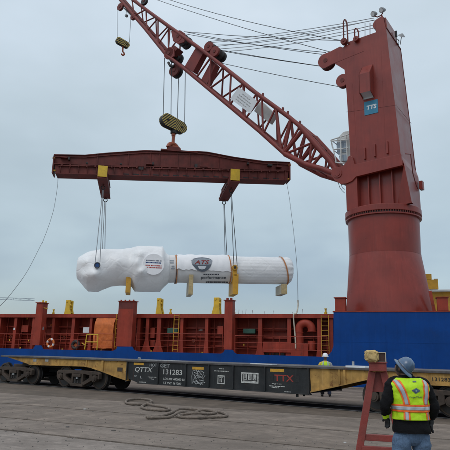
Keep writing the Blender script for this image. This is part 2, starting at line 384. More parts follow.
# near apron between joint line and near rail
import itertools
def bline(a):                                       # b in Q of near rail at a
    t = (a - c0[0]) / (c1[0] - c0[0]); return c0[1] + (c1[1] - c0[1]) * t
across = (16.75 - c0[1]) / (c1[1] - c0[1]); ax = c0[0] + (c1[0] - c0[0]) * across
mb.add([(-70, 16.75, -.004), (ax, 16.75, -.004), (-70, bline(-70), -.004)], [(0, 1, 2)])
ap = part('track_apron', mb, M['dark_ground'], base)
# far side: one sheet from the joint line to the quay edge, lying under the apron
mb = MB(); e0, e1 = toQ(*eL[:2]), toQ(*eR[:2])
mb.add([(-78, 16.75, -.012), (75, 16.75, -.012), (e1[0], e1[1], -.012), (e0[0], e0[1], -.012)], [(0, 1, 2, 3)])
part('far_apron', mb, M['concrete2'], base)
mb = MB()                                          # raised concrete kerb beam along the quay edge
v = [SF.w(-75, -1.0), SF.w(60, -1.0), SF.w(60, -.5), SF.w(-75, -.5)]
mb.prismz([toQ(p.x, p.y) for p in v], -.3, .05)
part('quay_edge_beam', mb, M['concrete'], base, bevel=.02)
# rails let into the ground
mb = MB(); mb.box(-50, 50, RB + .02, RB + 1.72, -.03, -.003)  # dark strip added between the rails, painting in the railcar's shade
o = part('car_shade_strip', mb, M['car_shade']); o['kind'] = 'structure'; o.location = (CF.O[0], CF.O[1], 0); o.rotation_euler = (0, 0, R(CF.deg))
for nb in (RB + .12, RB + 1.6):
    rl = MB(); rl.box(-50, 50, nb - .036, nb + .036, -.02, .012)
    o = solo('rail', rl, M['tread'], None, None); o['kind'] = 'structure'; del o['category']
    o.location = (CF.O[0], CF.O[1], 0); o.rotation_euler = (0, 0, R(CF.deg))
    gr = MB(); gr.box(-50, 50, nb - .10, nb + .10, -.02, .002)
    o = part('rail_groove', gr, M['joint']); o['kind'] = 'structure'
    o.location = (CF.O[0], CF.O[1], 0); o.rotation_euler = (0, 0, R(CF.deg))
wt = MB(); wt.add([(-4000, -200, -3.2), (4000, -200, -3.2), (4000, 5000, -3.2), (-4000, 5000, -3.2)], [(0, 1, 2, 3)])
o = part('harbour_water', wt, M['water']); o['kind'] = 'structure'
# far shore
fs = MB(); fs.prismz([(-3500, 900), (3500, 900), (3500, 4800), (-3500, 4800)], -4, 1.0)
o = part('far_shore', fs, M['dark_ground']); o['kind'] = 'structure'
st = MB()
for i in range(420):
    x, y = random.uniform(0, 450), random.uniform(398, 450)
    gx, gy = ground(x, y); s_ = random.uniform(.006, .018)
    st.cyl((gx, gy, 0), (gx + s_ * .3, gy, s_ * random.uniform(.5, 1)), s_, 5, s_ * .5)
o = part('loose_grit', st, M['stone'], kind='stuff')
for i, (x, y, lb) in enumerate(((84.8, 409.4, 'small white scrap lying by a paving joint at the left'), (345, 443, 'small white scrap on the paving beside the red stand leg'))):
    gx, gy = ground(x, y); s_ = .045 if i == 0 else .03
    l = MB(); l.rings([[(math.cos(k)*s_*(1+.3*math.sin(3*k)), math.sin(k)*s_*.7, z) for k in [j*.785 for j in range(8)]] for z in (.002, .02)])
    solo('scrap', l, M['litter'], lb, 'scrap', (gx, gy, 0))
for i, (x, y) in enumerate(((67.5, 427.3), (113.5, 431))):
    gx, gy = ground(x, y)
    l = MB(); s_ = .04
    l.rings([[(math.cos(k)*s_*(1+.3*math.sin(2*k+i)), math.sin(k)*s_*.7, z) for k in [j*.785 for j in range(8)]] for z in (.001, .022)])
    solo('stone', l, M['stone'], ('dark lump of stone on the pale paving strip at the left', 'brown lump of stone on paving below the loose rope')[i], 'stone', (gx, gy, 0))

# mooring rope lying on the ground
def rope_pts(pts, r, n=5):
    P = [Vector((*ground(x, y), r + .01 + z)) for x, y, z in pts]; out = []
    for i in range(len(P) - 1):
        p0, p1, p2, p3 = P[max(i-1, 0)], P[i], P[i+1], P[min(i+2, len(P)-1)]
        for k in range(n):
            t = k / n
            out.append(.5*((2*p1) + (-p0+p2)*t + (2*p0-5*p1+4*p2-p3)*t*t + (-p0+3*p1-3*p2+p3)*t**3))
    out.append(P[-1]); return out
rp = [(152,405.3,0),(145,405.5,0),(134,405.6,0),(127,404.6,0),(125.8,402.6,0),(129,400.8,0),(138,400,0),(147,400.6,0),(151.6,402.2,0),(150.5,404.6,.04),(144,406.4,0),(141.5,408.3,0),(146,410.3,0),(156,411.4,0),(166,411.8,0),(169.4,410.2,0),(164,408.2,0),(154,406.9,0),(146,406.6,.05)]
rp2 = [(146.2,418.4,0),(150,418.6,0),(158,418,0),(166,416.2,0),(173,413.4,0),(180,411.2,.03),(190,410.5,0),(202,411.2,0),(212,412.2,0),(221,413.8,0),(227,416.6,0),(224,418.1,0),(214,418.6,0),(202,419,0),(190,419.3,0),(180,418.6,0),(178.5,417,0),(184,415.8,0),(196,416.6,.05),(208,415.4,0),(216,414,0),(204,413.4,.06),(192,414,0),(180,415.6,.05),(170,418.4,0),(160,419.2,0),(152,419.5,0),(147,419.3,0)]
t = thing('mooring_rope', 'thick brown rope lying in loose loops on the paving', 'rope', loc=(*ground(176, 412), 0))
def rel(P, o): return [p - Vector(o.location) for p in P]
for nm, pts_ in (('rope_coil', rp), ('rope_coil', rp2)):
    P = rope_pts(pts_, .034); mb = MB(); mb.tube(rel(P, t), [.038 * (1 + .12 * math.sin(i * 1.9)) for i in range(len(P))], 8)
    part(nm, mb, M['rope'], t, smooth=True)

# ------------------------------------------------------------------ cargo ship
ship = thing('cargo_ship', 'blue and red cargo ship moored along the quay', 'ship', SF)
S = lambda x, y, b=0: SF.hit(x, y, b)
DZ = 1.72
TOP = S(390, 312)[1]
out = [(-75, -3.3), (60, -3.3), (60, TOP + .25), (12, TOP)]
a_, z_ = S(333.5, 313); out += [(a_, TOP)]
for x, y in ((333.4, 346), (331.5, 351.5), (328, 355.3), (322, 356.8)): out.append(S(x, y))
for grp in (((236.8, 354), (234.5, 352.7), (232.6, 349.8), (224.9, 349.6), (223.4, 352.2), (221, 353.6)),
            ((138, 351.4), (134, 350), (132, 346.6), (117, 346.6), (116.4, 349), (113, 350.8)),
            ((43.2, 349.3), (41, 345.4), (35.2, 345.3), (33, 348.9))):
    out += [S(x, y) for x, y in grp]
out += [(-60, DZ), (-75, DZ)]
mb = MB(); mb.prism(out, 0, .05); part('hull_side', mb, M['blue'], ship)
# plate seams on the raised hull plate (weld beads)
mb = MB()
for a in (-.05, 2.6, 6.4, 10.2): mb.box(a, a + .02, -.006, 0, -2, TOP - .05)
mb.box(-.3, 30, -.006, 0, 2.6, 2.62)
part('weld_seam', mb, M['blue'], ship)
mb = MB(); mb.box(S(333.5, 313)[0] - .05, 60, -.03, .25, TOP, TOP + .07); part('bulwark_rail', mb, M['shipred'], ship)
mb = MB(); mb.box(-75, 60, .05, 17.5, DZ - .12, DZ - .03); part('main_deck', mb, M['shipred'], ship)
mb = MB(); mb.box(-75, 60, 17.5, 17.6, -3.3, DZ); mb.box(-75, -74.9, .05, 17.5, -3.3, DZ); mb.box(59.9, 60, .05, 17.5, -3.3, TOP); part('far_hull_side', mb, M['blue'], ship)
# coaming
CB = 1.25                                           # face of the stays
cz = S(165, 314, CB - .1)[1]
A0, A1 = -70, S(333, 330, .3)[0] + .2
mb = MB(); mb.box(A0, A1, CB + 1.05, CB + 1.2, DZ - .03, cz - .05); part('coaming_wall', mb, M['shipred'], ship)
mb = MB(); mb.box(A0, A1, CB - .1, CB + 1.3, cz - .05, cz); mb.box(A0, A1, CB - .1, CB - .04, cz - .26, cz - .05); part('coaming_top', mb, M['shipred'], ship)
mb = MB(); mb.box(A0 + 4, A1 + 40, CB + 1.6, 15, cz - .6, cz - .1); part('hatch_cover', mb, M['grey'], ship)
mb = MB(); mb.box(A0, A1, 15.5, 15.7, DZ, cz); part('far_coaming', mb, M['shipred'], ship)
def stay(x0, x1, flare=.18):
    a0 = S(x0, 330, CB)[0]; a1 = S(x1, 330, CB)[0]; am = (a0 + a1) / 2; w = (a1 - a0) / 2
    mb = MB()
    poly = [(am - w, cz - .26), (am + w, cz - .26), (am + w, DZ + .9), (am + w + flare * .4, DZ + .35), (am + w + flare, DZ - .03), (am - w - flare, DZ - .03), (am - w - flare * .4, DZ + .35), (am - w, DZ + .9)]
    mb.prism(poly, CB, CB + .05)
    mb.box(am - .015, am + .015, CB + .05, CB + 1.05, DZ - .03, cz - .05)
    part('coaming_stay', mb, M['shipred'], ship)
for x0, x1, f_ in ((13.3, 16, .02), (31.5, 34, .02), (51.5, 54, .05), (71.2, 74.2, .12), (89.2, 91.6, .04), (114, 118, .1), (137, 140, .14), (145.6, 148.6, .33), (156.8, 160.6, .3), (180, 183, .1), (205, 208, .1), (232.6, 235, .08), (258.2, 261.8, .2), (287.2, 291, .1), (317.3, 321, .1), (328.5, 333, .05)):
    stay(x0, x1, f_)
step = 1.35; a = S(13.3, 330, CB)[0] - step
while a > A0 + 2:
    mb = MB(); mb.box(a - .08, a + .08, CB, CB + .05, DZ - .03, cz - .05); mb.box(a - .015, a + .015, CB + .05, CB + 1.05, DZ - .03, cz - .05)
    part('coaming_stay', mb, M['shipred'], ship); a -= step
for z in (DZ + .55, DZ + 1.15, DZ + 1.75):          # horizontal stiffeners on the coaming wall
    mb = MB(); mb.box(A0, A1, CB + .72, CB + 1.05, z, z + .03); mb.box(A0, A1, CB + .72, CB + .74, z - .07, z); part('stiffener', mb, M['shipred'], ship)
# vertical pipes and small fittings in the bays
for x in (6, 20.5, 27, 45, 66, 96, 110.8, 168, 196, 214, 248, 273, 313.5):
    a0, z0 = S(x, 340, CB + .6); mb = MB(); mb.cyl((a0, CB + .62, DZ - .03), (a0, CB + .62, cz - .05), .03, 8); part('riser_pipe', mb, M['shipred'], ship, smooth=True)
def dbox(name, x0, y0, x1, y1, b, dep, m, label=None, bev=.01):
    a0, a1, z0, z1 = pxbox(SF, x0, y0, x1, y1, b); mb = MB(); mb.box(a0, a1, b, b + dep, z0, z1)
    return part(name, mb, M[m], ship, label, bevel=bev)
dbox('locker', 21.3, 325.3, 28, 332, CB + .35, .35, 'shipred')
dbox('locker', 217.3, 326, 223, 334.3, CB + .2, .4, 'shipred')
dbox('locker', 150, 327.8, 154.6, 338, CB + .3, .35, 'shipred')
dbox('locker', 150, 340.2, 154.6, 347, CB + .3, .35, 'shipred')
dbox('control_box', 83, 327.2, 89, 332.8, CB + .3, .2, 'white', 'white control box')
dbox('control_box', 41.3, 326.8, 43, 330, .2, .1, 'grey')
dbox('notice_plate', 13.4, 327.8, 14.9, 330, CB - .02, .018, 'white')
dbox('canvas_bundle', 242.8, 328.6, 255, 333.6, CB + .2, .35, 'green', 'green canvas bundle', .05)
dbox('canvas_bundle', 167, 328, 177.6, 333.8, CB + .2, .35, 'green', 'green canvas bundle', .05)
for x0, x1 in ((263, 268.6), (271, 278.6), (280.6, 284.4)): dbox('freeing_port', x0, 353.2, x1, 355.8, CB + .8, .1, 'black', None, 0)
dbox('step_plate', 263, 342, 291, 352.4, CB - .1, .04, 'shipred')
dbox('step_plate', 291, 343.5, 308, 356.2, CB - .14, .04, 'shipred')
for x, y in ((9.4, 340), (12.6, 340), (28.5, 340.5), (31.8, 340.8), (243.8, 344.8), (273.5, 345.7), (304.3, 346), (20, 347.9), (62, 349.4), (101, 350.2), (151, 351.2), (202, 353), (40.6, 316.4), (27, 318.5), (51, 325)):
    dbox('cleat', x - .45, y - .9, x + .45, y + .9, CB - .05 if y > 342 or y < 318 else CB + .5, .06, 'yellow' if x != 51 else 'orange', None, .01)
for xa, xb, y in ((55, 90, 338), (137, 171, 336.5), (183, 221, 341), (236, 286, 330.8), (3, 33, 337)):   # pipe runs in the bays
    pa_, pb_ = SF.P(xa, y, CB + .8), SF.P(xb, y, CB + .8); zz_ = (pa_[2] + pb_[2]) / 2
    part('pipe_run', MB().tube([(pa_[0], CB + .82, DZ), (pa_[0], CB + .82, zz_), (pb_[0], CB + .82, zz_), (pb_[0], CB + .82, cz - .1)], .035, 8), M['shipred'], ship, smooth=True)
    o = part('valve_body', MB().cyl(((pa_[0] * .7 + pb_[0] * .3), CB + .7, zz_), ((pa_[0] * .7 + pb_[0] * .3), CB + .9, zz_), .09, 10), M['beamred'], ship, smooth=True)
    part('hand_wheel', MB().torus(((pa_[0] * .7 + pb_[0] * .3), CB + .64, zz_), .11, .015, 'y', 16, 6), M['hookred'], o, smooth=True)
# white bird-shaped mark on the wall
mb = MB(); a0, a1, z0, z1 = pxbox(SF, 198.2, 328.2, 203.4, 331, CB + 1.03)
zc = (z0 + z1) / 2; am = (a0 + a1) / 2
mb.prism([(a0, zc - .02), (am - .06, zc + .02), (am - .02, z1), (am + .04, zc + .03), (a1, zc), (a1 - .06, zc - .06), (am, z0 + .02), (a0 + .05, zc - .07)], CB + 1.03, CB + 1.04); part('painted_mark', mb, M['white'], ship)
# big posts
def post(x0, x1, ytop, base_z, dep=.55, taper=0, name='hull_post'):
    a0 = S(x0, ytop + 10, .0)[0]; a1 = S(x1, ytop + 10, .0)[0]; zt = S((x0 + x1) / 2, ytop, .0)[1]
    mb = MB(); mb.prism([(a0, base_z), (a1, base_z), (a1, zt), (a0, zt)], .001, dep)
    o = part(name, mb, M['shipred'], ship, bevel=.015)
    mb = MB(); mb.box(a0 - .06, a1 + .06, -.06, dep + .06, zt, zt + .05); o2 = part('post_cap', mb, M['shipred'], o)
    return a0, a1, zt, o
def bz(x, y): return S(x, y)[1]
a0, a1, zt, o = post(35.6, 42.4, 303, bz(38, 345.4)); mb = MB()
for i in range(5): mb.cyl((a0 + .15 + i * .13, .2 + (i % 2) * .15, zt + .05), (a0 + .15 + i * .13, .2 + (i % 2) * .15, zt + .1 + .06 * (i % 3)), .07, 8)
part('shackle_pile', mb, M['yellow'], o)
mb = MB(); mb.cyl((a1, .1, zt - .35), (a1 + .35, .1, zt - .4), .03, 6); part('yellow_pin', mb, M['yellow'], o)
a0, a1, zt, o = post(118.2, 133.2, 301.5, bz(125, 346.6)); mb = MB()
for i in range(4): mb.cyl((a0 + .1 + i * (a1 - a0 - .2) / 3, .15, zt + .05), (a0 + .1 + i * (a1 - a0 - .2) / 3, .15, zt + .14), .06, 8)
part('guide_stub', mb, M['shipred'], o)
mb = MB(); mb.box(a0 + .02, a1 - .02, -.004, .001, zt - .5, zt - .05); part('band_plate', mb, M['beamred'], o)
a0, a1, zt, o = post(224.4, 232.4, 300.5, bz(229, 349.7)); mb = MB()
for i in range(2): mb.cyl((a0 + .15 + i * (a1 - a0 - .3), .15, zt + .05), (a0 + .15 + i * (a1 - a0 - .3), .15, zt + .18), .09, 8)
part('guide_stub', mb, M['shipred'], o)
post(335, 345.3, 298, TOP + .07, .7); post(437.6, 448.4, 297.5, TOP + .07, .7)
a = -30
while a > -70: 
    mb = MB(); mb.box(a, a + .7, .001, .55, DZ, 5.1); part('hull_post', mb, M['shipred'], ship, bevel=.015); a -= 7.5
mb = MB()                                            # leaning prop beside the crane base
p = SF.P(434.2, 311, 1.2); q2 = SF.P(430, 291, 1.2); mb.bar(p, q2, .18, .18); part('prop', mb, M['shipred'], ship)
# ladders
def ladder(x0, x1, y0, y1, b, m, name='ladder'):
    a0, a1, z0, z1 = pxbox(SF, x0, y0, x1, y1, b); mb = MB()
    for a in (a0, a1): mb.box(a - .018, a + .018, b - .03, b + .03, z0, z1)
    o = part(name, mb, M[m], ship); k = int((z1 - z0) / .31); sh = None
    for i in range(k + 1):
        z = z0 + .12 + i * (z1 - z0 - .2) / k
        if sh is None:
            r_ = MB(); r_.box(a0 + .02, a1 - .02, b - .015, b + .015, -.012, .012); sh = part('rung', r_, M[m], o); sh.location.z = z
        else: inst(sh, o, (0, 0, z))
ladder(115.6, 117.4, 314, 348.5, CB - .12, 'amber'); ladder(173.6, 178.5, 314.5, 351.5, CB - .12, 'amber'); ladder(321.5, 328.8, 315, 357, CB - .12, 'amber')
# railings along the deck edge
def railing(x0, x1):
    a0, a1 = S(x0, 340, .12)[0], S(x1, 340, .12)[0]; zt = S((x0 + x1) / 2, (333.6 if x0 < 200 else 336.3), .12)[1]
    rails = [DZ + (zt - DZ) * k for k in (1, .64, .3)]
    first = None; n = max(1, round((a1 - a0) / 1.5))
    for i, z in enumerate(rails):
        mb = MB(); mb.cyl((a0, .12, z), (a1, .12, z), .022 if i == 0 else .014, 6); part('guard_rail', mb, M['shipred'], ship, smooth=True)
    for i in range(n + 1):
        a = a0 + (a1 - a0) * i / n
        if first is None:
            mb = MB(); mb.cyl((0, .12, DZ - .03), (0, .12, zt), .02, 6); first = part('rail_stanchion', mb, M['shipred'], ship, smooth=True); first.location.x = a
        else: inst(first, ship, (a, 0, 0))
railing(-40, 34.5); railing(43.5, 113.5); railing(136.5, 222.5); railing(235, 327)
# yellow gate frame
mb = MB(); a0, a1, z0, z1 = pxbox(SF, 86.3, 334.5, 97.6, 349.6, .05)
for p, q2 in (((a0 - .08, z0), (a0, z1)), ((a1, z0), (a1, z1)), ((a0, z1), (a1, z1)), ((a0, (z0 + z1)/2), (a1, (z0 + z1)/2))):
    mb.tube([(p[0], .04, p[1]), (q2[0], .04, q2[1])], .035, 8)
mb.tube([(a0 - .1, .04, z0 + .3), (a0 - .35, .04, z0 + .45)], .03, 8)
part('gate_frame', mb, M['yellow'], ship, smooth=True)
# orange cover, sagging sheet over a box
a0, a1, z0, z1 = pxbox(SF, 93.8, 317.9, 113.3, 348.4, CB - .3); g = []
for j in range(13):
    row = []
    for i in range(17):
        s_, t_ = i / 16, j / 12
        bb = CB - .32 + (.25 * (1 - min(1, t_ / .2))) + .035 * noise.noise((s_ * 5, t_ * 5, 1)) + .03 * math.sin(s_ * 9 + t_ * 4) * t_
        row.append((a0 + (a1 - a0) * s_ + .02 * math.sin(t_ * 7) * (1 - s_), bb, z1 - (z1 - z0) * t_ + (.02 * math.sin(s_ * 9) if j == 12 else 0)))
    g.append(row)
mb = MB(); mb.sheet(g); mb.box(a0, a1, CB - .02, CB + .6, z0, z1 - .02)
solo('orange_cover', mb, M['orange'], 'orange tarpaulin cover hung over a locker on the ship deck', 'cover', (SF.O[0], SF.O[1], 0), R(SF.deg), smooth=60)
# gooseneck ventilator
vx, vz = S(305.5, 330, CB + .1); b_ = CB + .15
aL = S(299, 330, b_)[0]; aR = S(311.8, 330, b_)[0]; r_ = (aR - aL) / 2; zc = S(305, 329.5, b_)[1]
pts = [(aL, b_, DZ - .03), (aL, b_, DZ + .5), (aL, b_, zc)] + [(aL + r_ - r_ * math.cos(t_), b_, zc + r_ * math.sin(t_) * 1.0) for t_ in [math.pi * k / 14 for k in range(1, 14)]] + [(aR, b_, zc), (aR, b_, zc - .12)]
vt = part('gooseneck_vent', MB().tube(pts, r_ * .62, 20), M['shipred'], ship, smooth=50)
mb = MB(); mb.torus((aR, b_, zc - .12), r_ * .66, .03, 'z'); mb.torus((aL, b_, zc - .2), r_ * .64, .025, 'z'); part('flange', mb, M['shipred'], vt, smooth=True)
mb = MB(); mb.cyl((aR - .02, b_, DZ + .35), (aR - .02, b_, DZ + .95), r_ * .6, 18); part('vent_drum', mb, M['shipred'], vt, smooth=50)
# round fan opening
fa, fz = S(75.6, 345, CB - .2); mb = MB(); mb.torus((fa, CB - .2, fz), .25, .12, 'y'); o = part('fairlead', mb, M['wheel'], ship, smooth=True)
mb = MB(); mb.cyl((fa, CB - .18, fz), (fa, CB + .3, fz), .13, 14, .1); part('fairlead_hub', mb, M['orange'], o, smooth=50)
for x, y in ((143, 345), (151, 346)):
    fa, fz = S(x, y, CB + .4)
# lifebuoy
la, lz = S(50.4, 343, .02)
lb = thing('lifebuoy', 'orange and white lifebuoy hanging on the ship railing', 'lifebuoy', SF)
for k in range(8):
    t0, t1 = math.pi * 2 * k / 8, math.pi * 2 * (k + 1) / 8; P = []
    t0 += .12 if k % 2 else -.12; t1 -= .12 if k % 2 else -.12
    P = [(la + .27 * math.cos(t0 + (t1 - t0) * i / 8), .03, lz + .27 * math.sin(t0 + (t1 - t0) * i / 8)) for i in range(9)]
    part('buoy_segment', MB().tube(P, .075, 10), M['white'] if k % 2 else M['orange'], lb, smooth=True)
# yellow stacking frames on the hatch edge
def yframe(x0, x1, xa, xb, y0, y1, lab):
    b = CB + 1.9
    f = lambda x, y: S(x, y, b)
    zb = f((x0+x1)/2, y1)[1]; zt = f((xa+xb)/2, y0)[1]; P0, P1, Pa, Pb = f(x0, y1)[0], f(x1, y1)[0], f(xa, y0)[0], f(xb, y0)[0]
    zb = min(zb, cz) - .25; h = zt - zb
    t = thing('lashing_bracket', lab, 'bracket', SF, group=None)
    mb = MB(); mb.prism([(P0, zb), (P1, zb), (Pb, zb + h * .55), (Pb, zt), (Pa, zt), (Pa, zb + h * .62)], b, b + .12); part('side_plate', mb, M['yellow'], t, bevel=.02)
    mb = MB(); mb.prism([(P0 + .05, zb), (P1, zb), (Pb, zb + h * .55), (Pb, zt - .05), (Pa + .05, zt - .05), (Pa + .05, zb + h * .6)], b + .4, b + .52); part('side_plate', mb, M['yellow'], t, bevel=.02)
    mb = MB()
    for i in range(5):
        z = zb + h * (.15 + .19 * i); s_ = min(1, max(0, (z - zb) / h / .6)); al = P0 + (Pa - P0) * s_; mb.box(al + .04, P1 + (Pb - P1) * s_ - .04, b + .06, b + .46, z, z + .05)
    mb.box(Pa - .02, Pb - .02, b + .1, b + .45, zt - .16, zt - .02); mb.cyl(((Pa * .7 + Pb * .3), b - .05, zt - .1), ((Pa * .7 + Pb * .3), b + .6, zt - .1), .09, 10); mb.cyl((Pb + .02, b + .05, zt - .4), (Pb + .1, b + .05, zt - .4), .07, 8)
    part('web_plate', mb, M['yellow'], t, bevel=.01)
yframe(63, 71.6, 66, 70.2, 300, 315, 'leftmost of the three yellow brackets standing on the ship hatch')
yframe(154.8, 163, 157, 160.8, 298, 314.5, 'middle yellow bracket standing on the ship hatch, right of the widest post')
yframe(210, 219.9, 213.8, 219.2, 297.4, 314, 'rightmost yellow bracket standing on the ship hatch, beside the narrow post')
for x in (53.5, 170.6, 234, 325.7):
    a_, z_ = S(x, 312.4, CB); mb = MB(); mb.cyl((a_, CB, cz), (a_, CB, cz + .12), .1, 10); mb.cyl((a_, CB, cz + .12), (a_, CB, cz + .3), .06, 10); mb.cyl((a_, CB, cz + .3), (a_, CB, cz + .36), .085, 10)
    part('deck_lamp', mb, M['yellow'], ship, smooth=True)
mb = MB()
for x in (238.5, 243, 245.6, 252, 265, 273, 292, 303): 
    a_, _ = S(x, 312, CB + .4); h = random.uniform(.12, .38); mb.tube([(a_, CB + .4, cz), (a_ + random.uniform(-.05, .05), CB + .4, cz + h)], .015, 5)
part('small_pins', mb, M['grey'], ship)
# yellow gantry crane beyond the hatch
gc = thing('hatch_gantry', 'yellow gantry machine with pale walkway behind the deck crane', 'gantry', SF); b = 12
def gbox(nm, x0, y0, x1, y1, m, dep, bb=b):
    a0, a1, z0, z1 = pxbox(SF, x0, y0, x1, y1, bb); mb = MB(); mb.box(a0, a1, bb, bb + dep, z0, z1); return part(nm, mb, M[m], gc, bevel=.03)
gbox('machine_house', 424, 279.5, 438.2, 289.2, 'amber', 2); gbox('cable_drum_housing', 424, 273.8, 431.6, 279.4, 'amber', 1.2); gbox('roof_hatch', 434, 278.6, 438, 279.4, 'grey', 1, b + .3)
gbox('walkway', 423, 289.3, 470, 291.4, 'cabwhite', 2.2, b - .5); gbox('girder', 424, 291.6, 470, 318, 'amber', 1.6, b)
# faint crane far away on the left
fc = thing('distant_crane', 'pale crane boom far beyond the ship at the left', 'crane', loc=(0, 0, 0))
def far(x, y, D=420): 
    d = ray(x, y); k = D / d.y; return Vector((d.x * k, D, H + d.z * k))
mb = MB(); P = [(far(-60 + 10.5 * i, 295.2 + .45 * i * .9), far(-60 + 10.5 * i, 297.4 + .4 * i * .9)) for i in range(10)]
for i in range(9):
    mb.bar(P[i][0], P[i+1][0], .35, .35); mb.bar(P[i][1], P[i+1][1], .35, .35); mb.bar(P[i][0], P[i+1][1], .2, .2); mb.bar(P[i][1], P[i][0], .2, .2)
mb.bar(P[8][0], P[9][1], .3, .3); part('boom', mb, M['far_pale'], fc)
mb = MB(); q2 = P[1][1]; mb.bar((q2.x, q2.y, 1), (q2.x, q2.y, q2.z + 10), 2.5, 2.5); mb.bar((q2.x, q2.y, q2.z + 10), P[5][0], .3, .3); part('mast', mb, M['far_pale'], fc)
# ------------------------------------------------------------------ deck crane
crane = thing('deck_crane', 'tall red slewing deck crane standing on the ship with lattice jib', 'crane', KF)
C = lambda x, y, b=0: KF.hit(x, y, b)
VF = Frame(KF.O, math.degrees(math.atan2(KF.O[1], KF.O[0])) - 90)   # faces the quay, for round silhouettes
def vz(x, y): return VF.hit(x, y)[1]
def rpx(px, y): return VF.hit(384 + px, y)[0] - VF.hit(384, y)[0]
zr0, zr1 = vz(383, 219) - .1, vz(383, 213)
def ring_pts(r, z, n=48, ox=0, sq=0.0):
    out = []
    for k in range(n):
        t = 2 * math.pi * k / n + R(45) ; c, s_ = math.cos(t), math.sin(t)
        m = max(abs(c), abs(s_)); rr = r * ((1 - sq) + sq * min(1 / m, 1.22)); out.append((ox + c * rr, s_ * rr, z))
    return out
r_top = rpx(36.6, 226); z_seam = vz(387, 257); r_seam = rpx(36.8, 257); r_bot = rpx(40.5, 311)
mb = MB(); mb.rings([ring_pts(r_top, zr0 - .02), ring_pts(r_seam * .995, z_seam)], True); part('pedestal_drum', mb, M['crane'], crane, smooth=True)
mb = MB(); mb.tube([(r_top + .004, 0, 0)], 0, 3) if False else None
mb.rings([ring_pts(r_seam + .01, z_seam + .03), ring_pts(r_seam + .01, z_seam)], False); part('weld_seam', mb, M['crane'], crane)
# transition from round to square, flat triangular facets
def facet(z0, z1, r1, half):
    n = 96; top = [(math.cos(2*math.pi*k/n + R(35)) * r1, math.sin(2*math.pi*k/n + R(35)) * r1, z1) for k in range(n)]
    cor = [(math.cos(R(35) + R(45) + R(90) * j - R(35)) , math.sin(R(35) + R(45) + R(90) * j - R(35))) for j in range(4)]
    cor = [(math.cos(R(35+45+90*j)) * half * 1.414, math.sin(R(35+45+90*j)) * half * 1.414, z0) for j in range(4)]
    vs = top + cor; fs = []
    for j in range(4):
        k0 = j * 24
        for k in range(24): fs.append((( k0 + k) % n, (k0 + k + 1) % n, n + j))
        fs.append(((k0 + 24) % n, n + (j + 1) % 4, n + j))
    m_ = MB(); m_.add(vs, fs); return m_
zb = vz(392, 311)
zlow = DZ - .03; half_bot = rpx(43.6, 311); slope = (half_bot - r_seam * .93) / (z_seam - zb)
CX = SF  # square base turned with the ship
mb = facet(zlow, z_seam, r_seam, half_bot + .16)
ang = R(SF.deg - KF.deg)
for i, v in enumerate(mb.v):
    x, y, z = v; c, s_ = math.cos(ang - R(35)), math.sin(ang - R(35)); q0 = .30 if z < z_seam - .1 else 0; mb.v[i] = (x*c - y*s_ + q0 * math.cos(ang), x*s_ + y*c + q0 * math.sin(ang), z)
part('pedestal_foot', mb, M['crane'], crane, smooth=6)
# slewing ring
rr = rpx(39.2, 216)
mb = MB(); mb.rings([ring_pts(rr, zr0 + .12, 64), ring_pts(rr, zr1, 64)]); sr = part('slewing_ring', mb, M['crane'], crane, smooth=True, bevel=.03)
mb = MB(); mb.rings([ring_pts(rr - .1, zr0 - .02, 64), ring_pts(rr - .1, zr0 + .12, 64)]); part('bearing_band', mb, M['wheel'], sr, smooth=True)
mb = MB(); mb.rings([ring_pts(rr - .02, zr0 - .1, 64), ring_pts(rr - .02, zr0 - .02, 64)]); part('lower_flange', mb, M['crane'], sr, smooth=True)
bolt = None
for k in range(96):
    t = 2 * math.pi * k / 96
    if bolt is None:
        mb = MB(); mb.cyl((rr - .055, 0, zr0 - .03), (rr - .055, 0, zr0 + .13), .04, 6); bolt = part('bolt', mb, M['beamred'], sr)
    else: inst(bolt, sr, (0, 0, 0), (0, 0, t))
# tower house
BN = -1.72                                          # near face
def tx(x, y): return C(x, y, BN)
L_ = [tx(350.4, 158), tx(350.2, 150), tx(346, 85), tx(345, 70)]
Rr = [tx(386.0, 27.6), tx(392.7, 85), tx(400.8, 155), tx(404.6, 175)]
ztop = Rr[0][1]
beakL = [tx(x, y) for x, y in ((344.5, 69.5), (339, 66), (334, 63))]
outline = Rr[::-1] + [tx(363.7, 38.4), tx(361.5, 40.5), tx(357.5, 39.8), tx(354, 43.5), tx(349, 45), tx(346, 44), tx(343, 47.5), tx(340, 46.5), tx(329.6, 51.8)]
bc = tx(325.4, 60.3); br = (tx(333, 60)[0] - bc[0])
for k in range(1, 14):
    t_ = R(100 + 13 * k); outline.append((bc[0] + math.cos(t_) * br, bc[1] + math.sin(t_) * br))
outline += beakL[::-1][:1] + beakL[::-1][1:] + L_[::-1][1:]
za = tx(355, 172)[1]; outline[0] = (outline[0][0], za); outline.append((outline[-1][0], za))
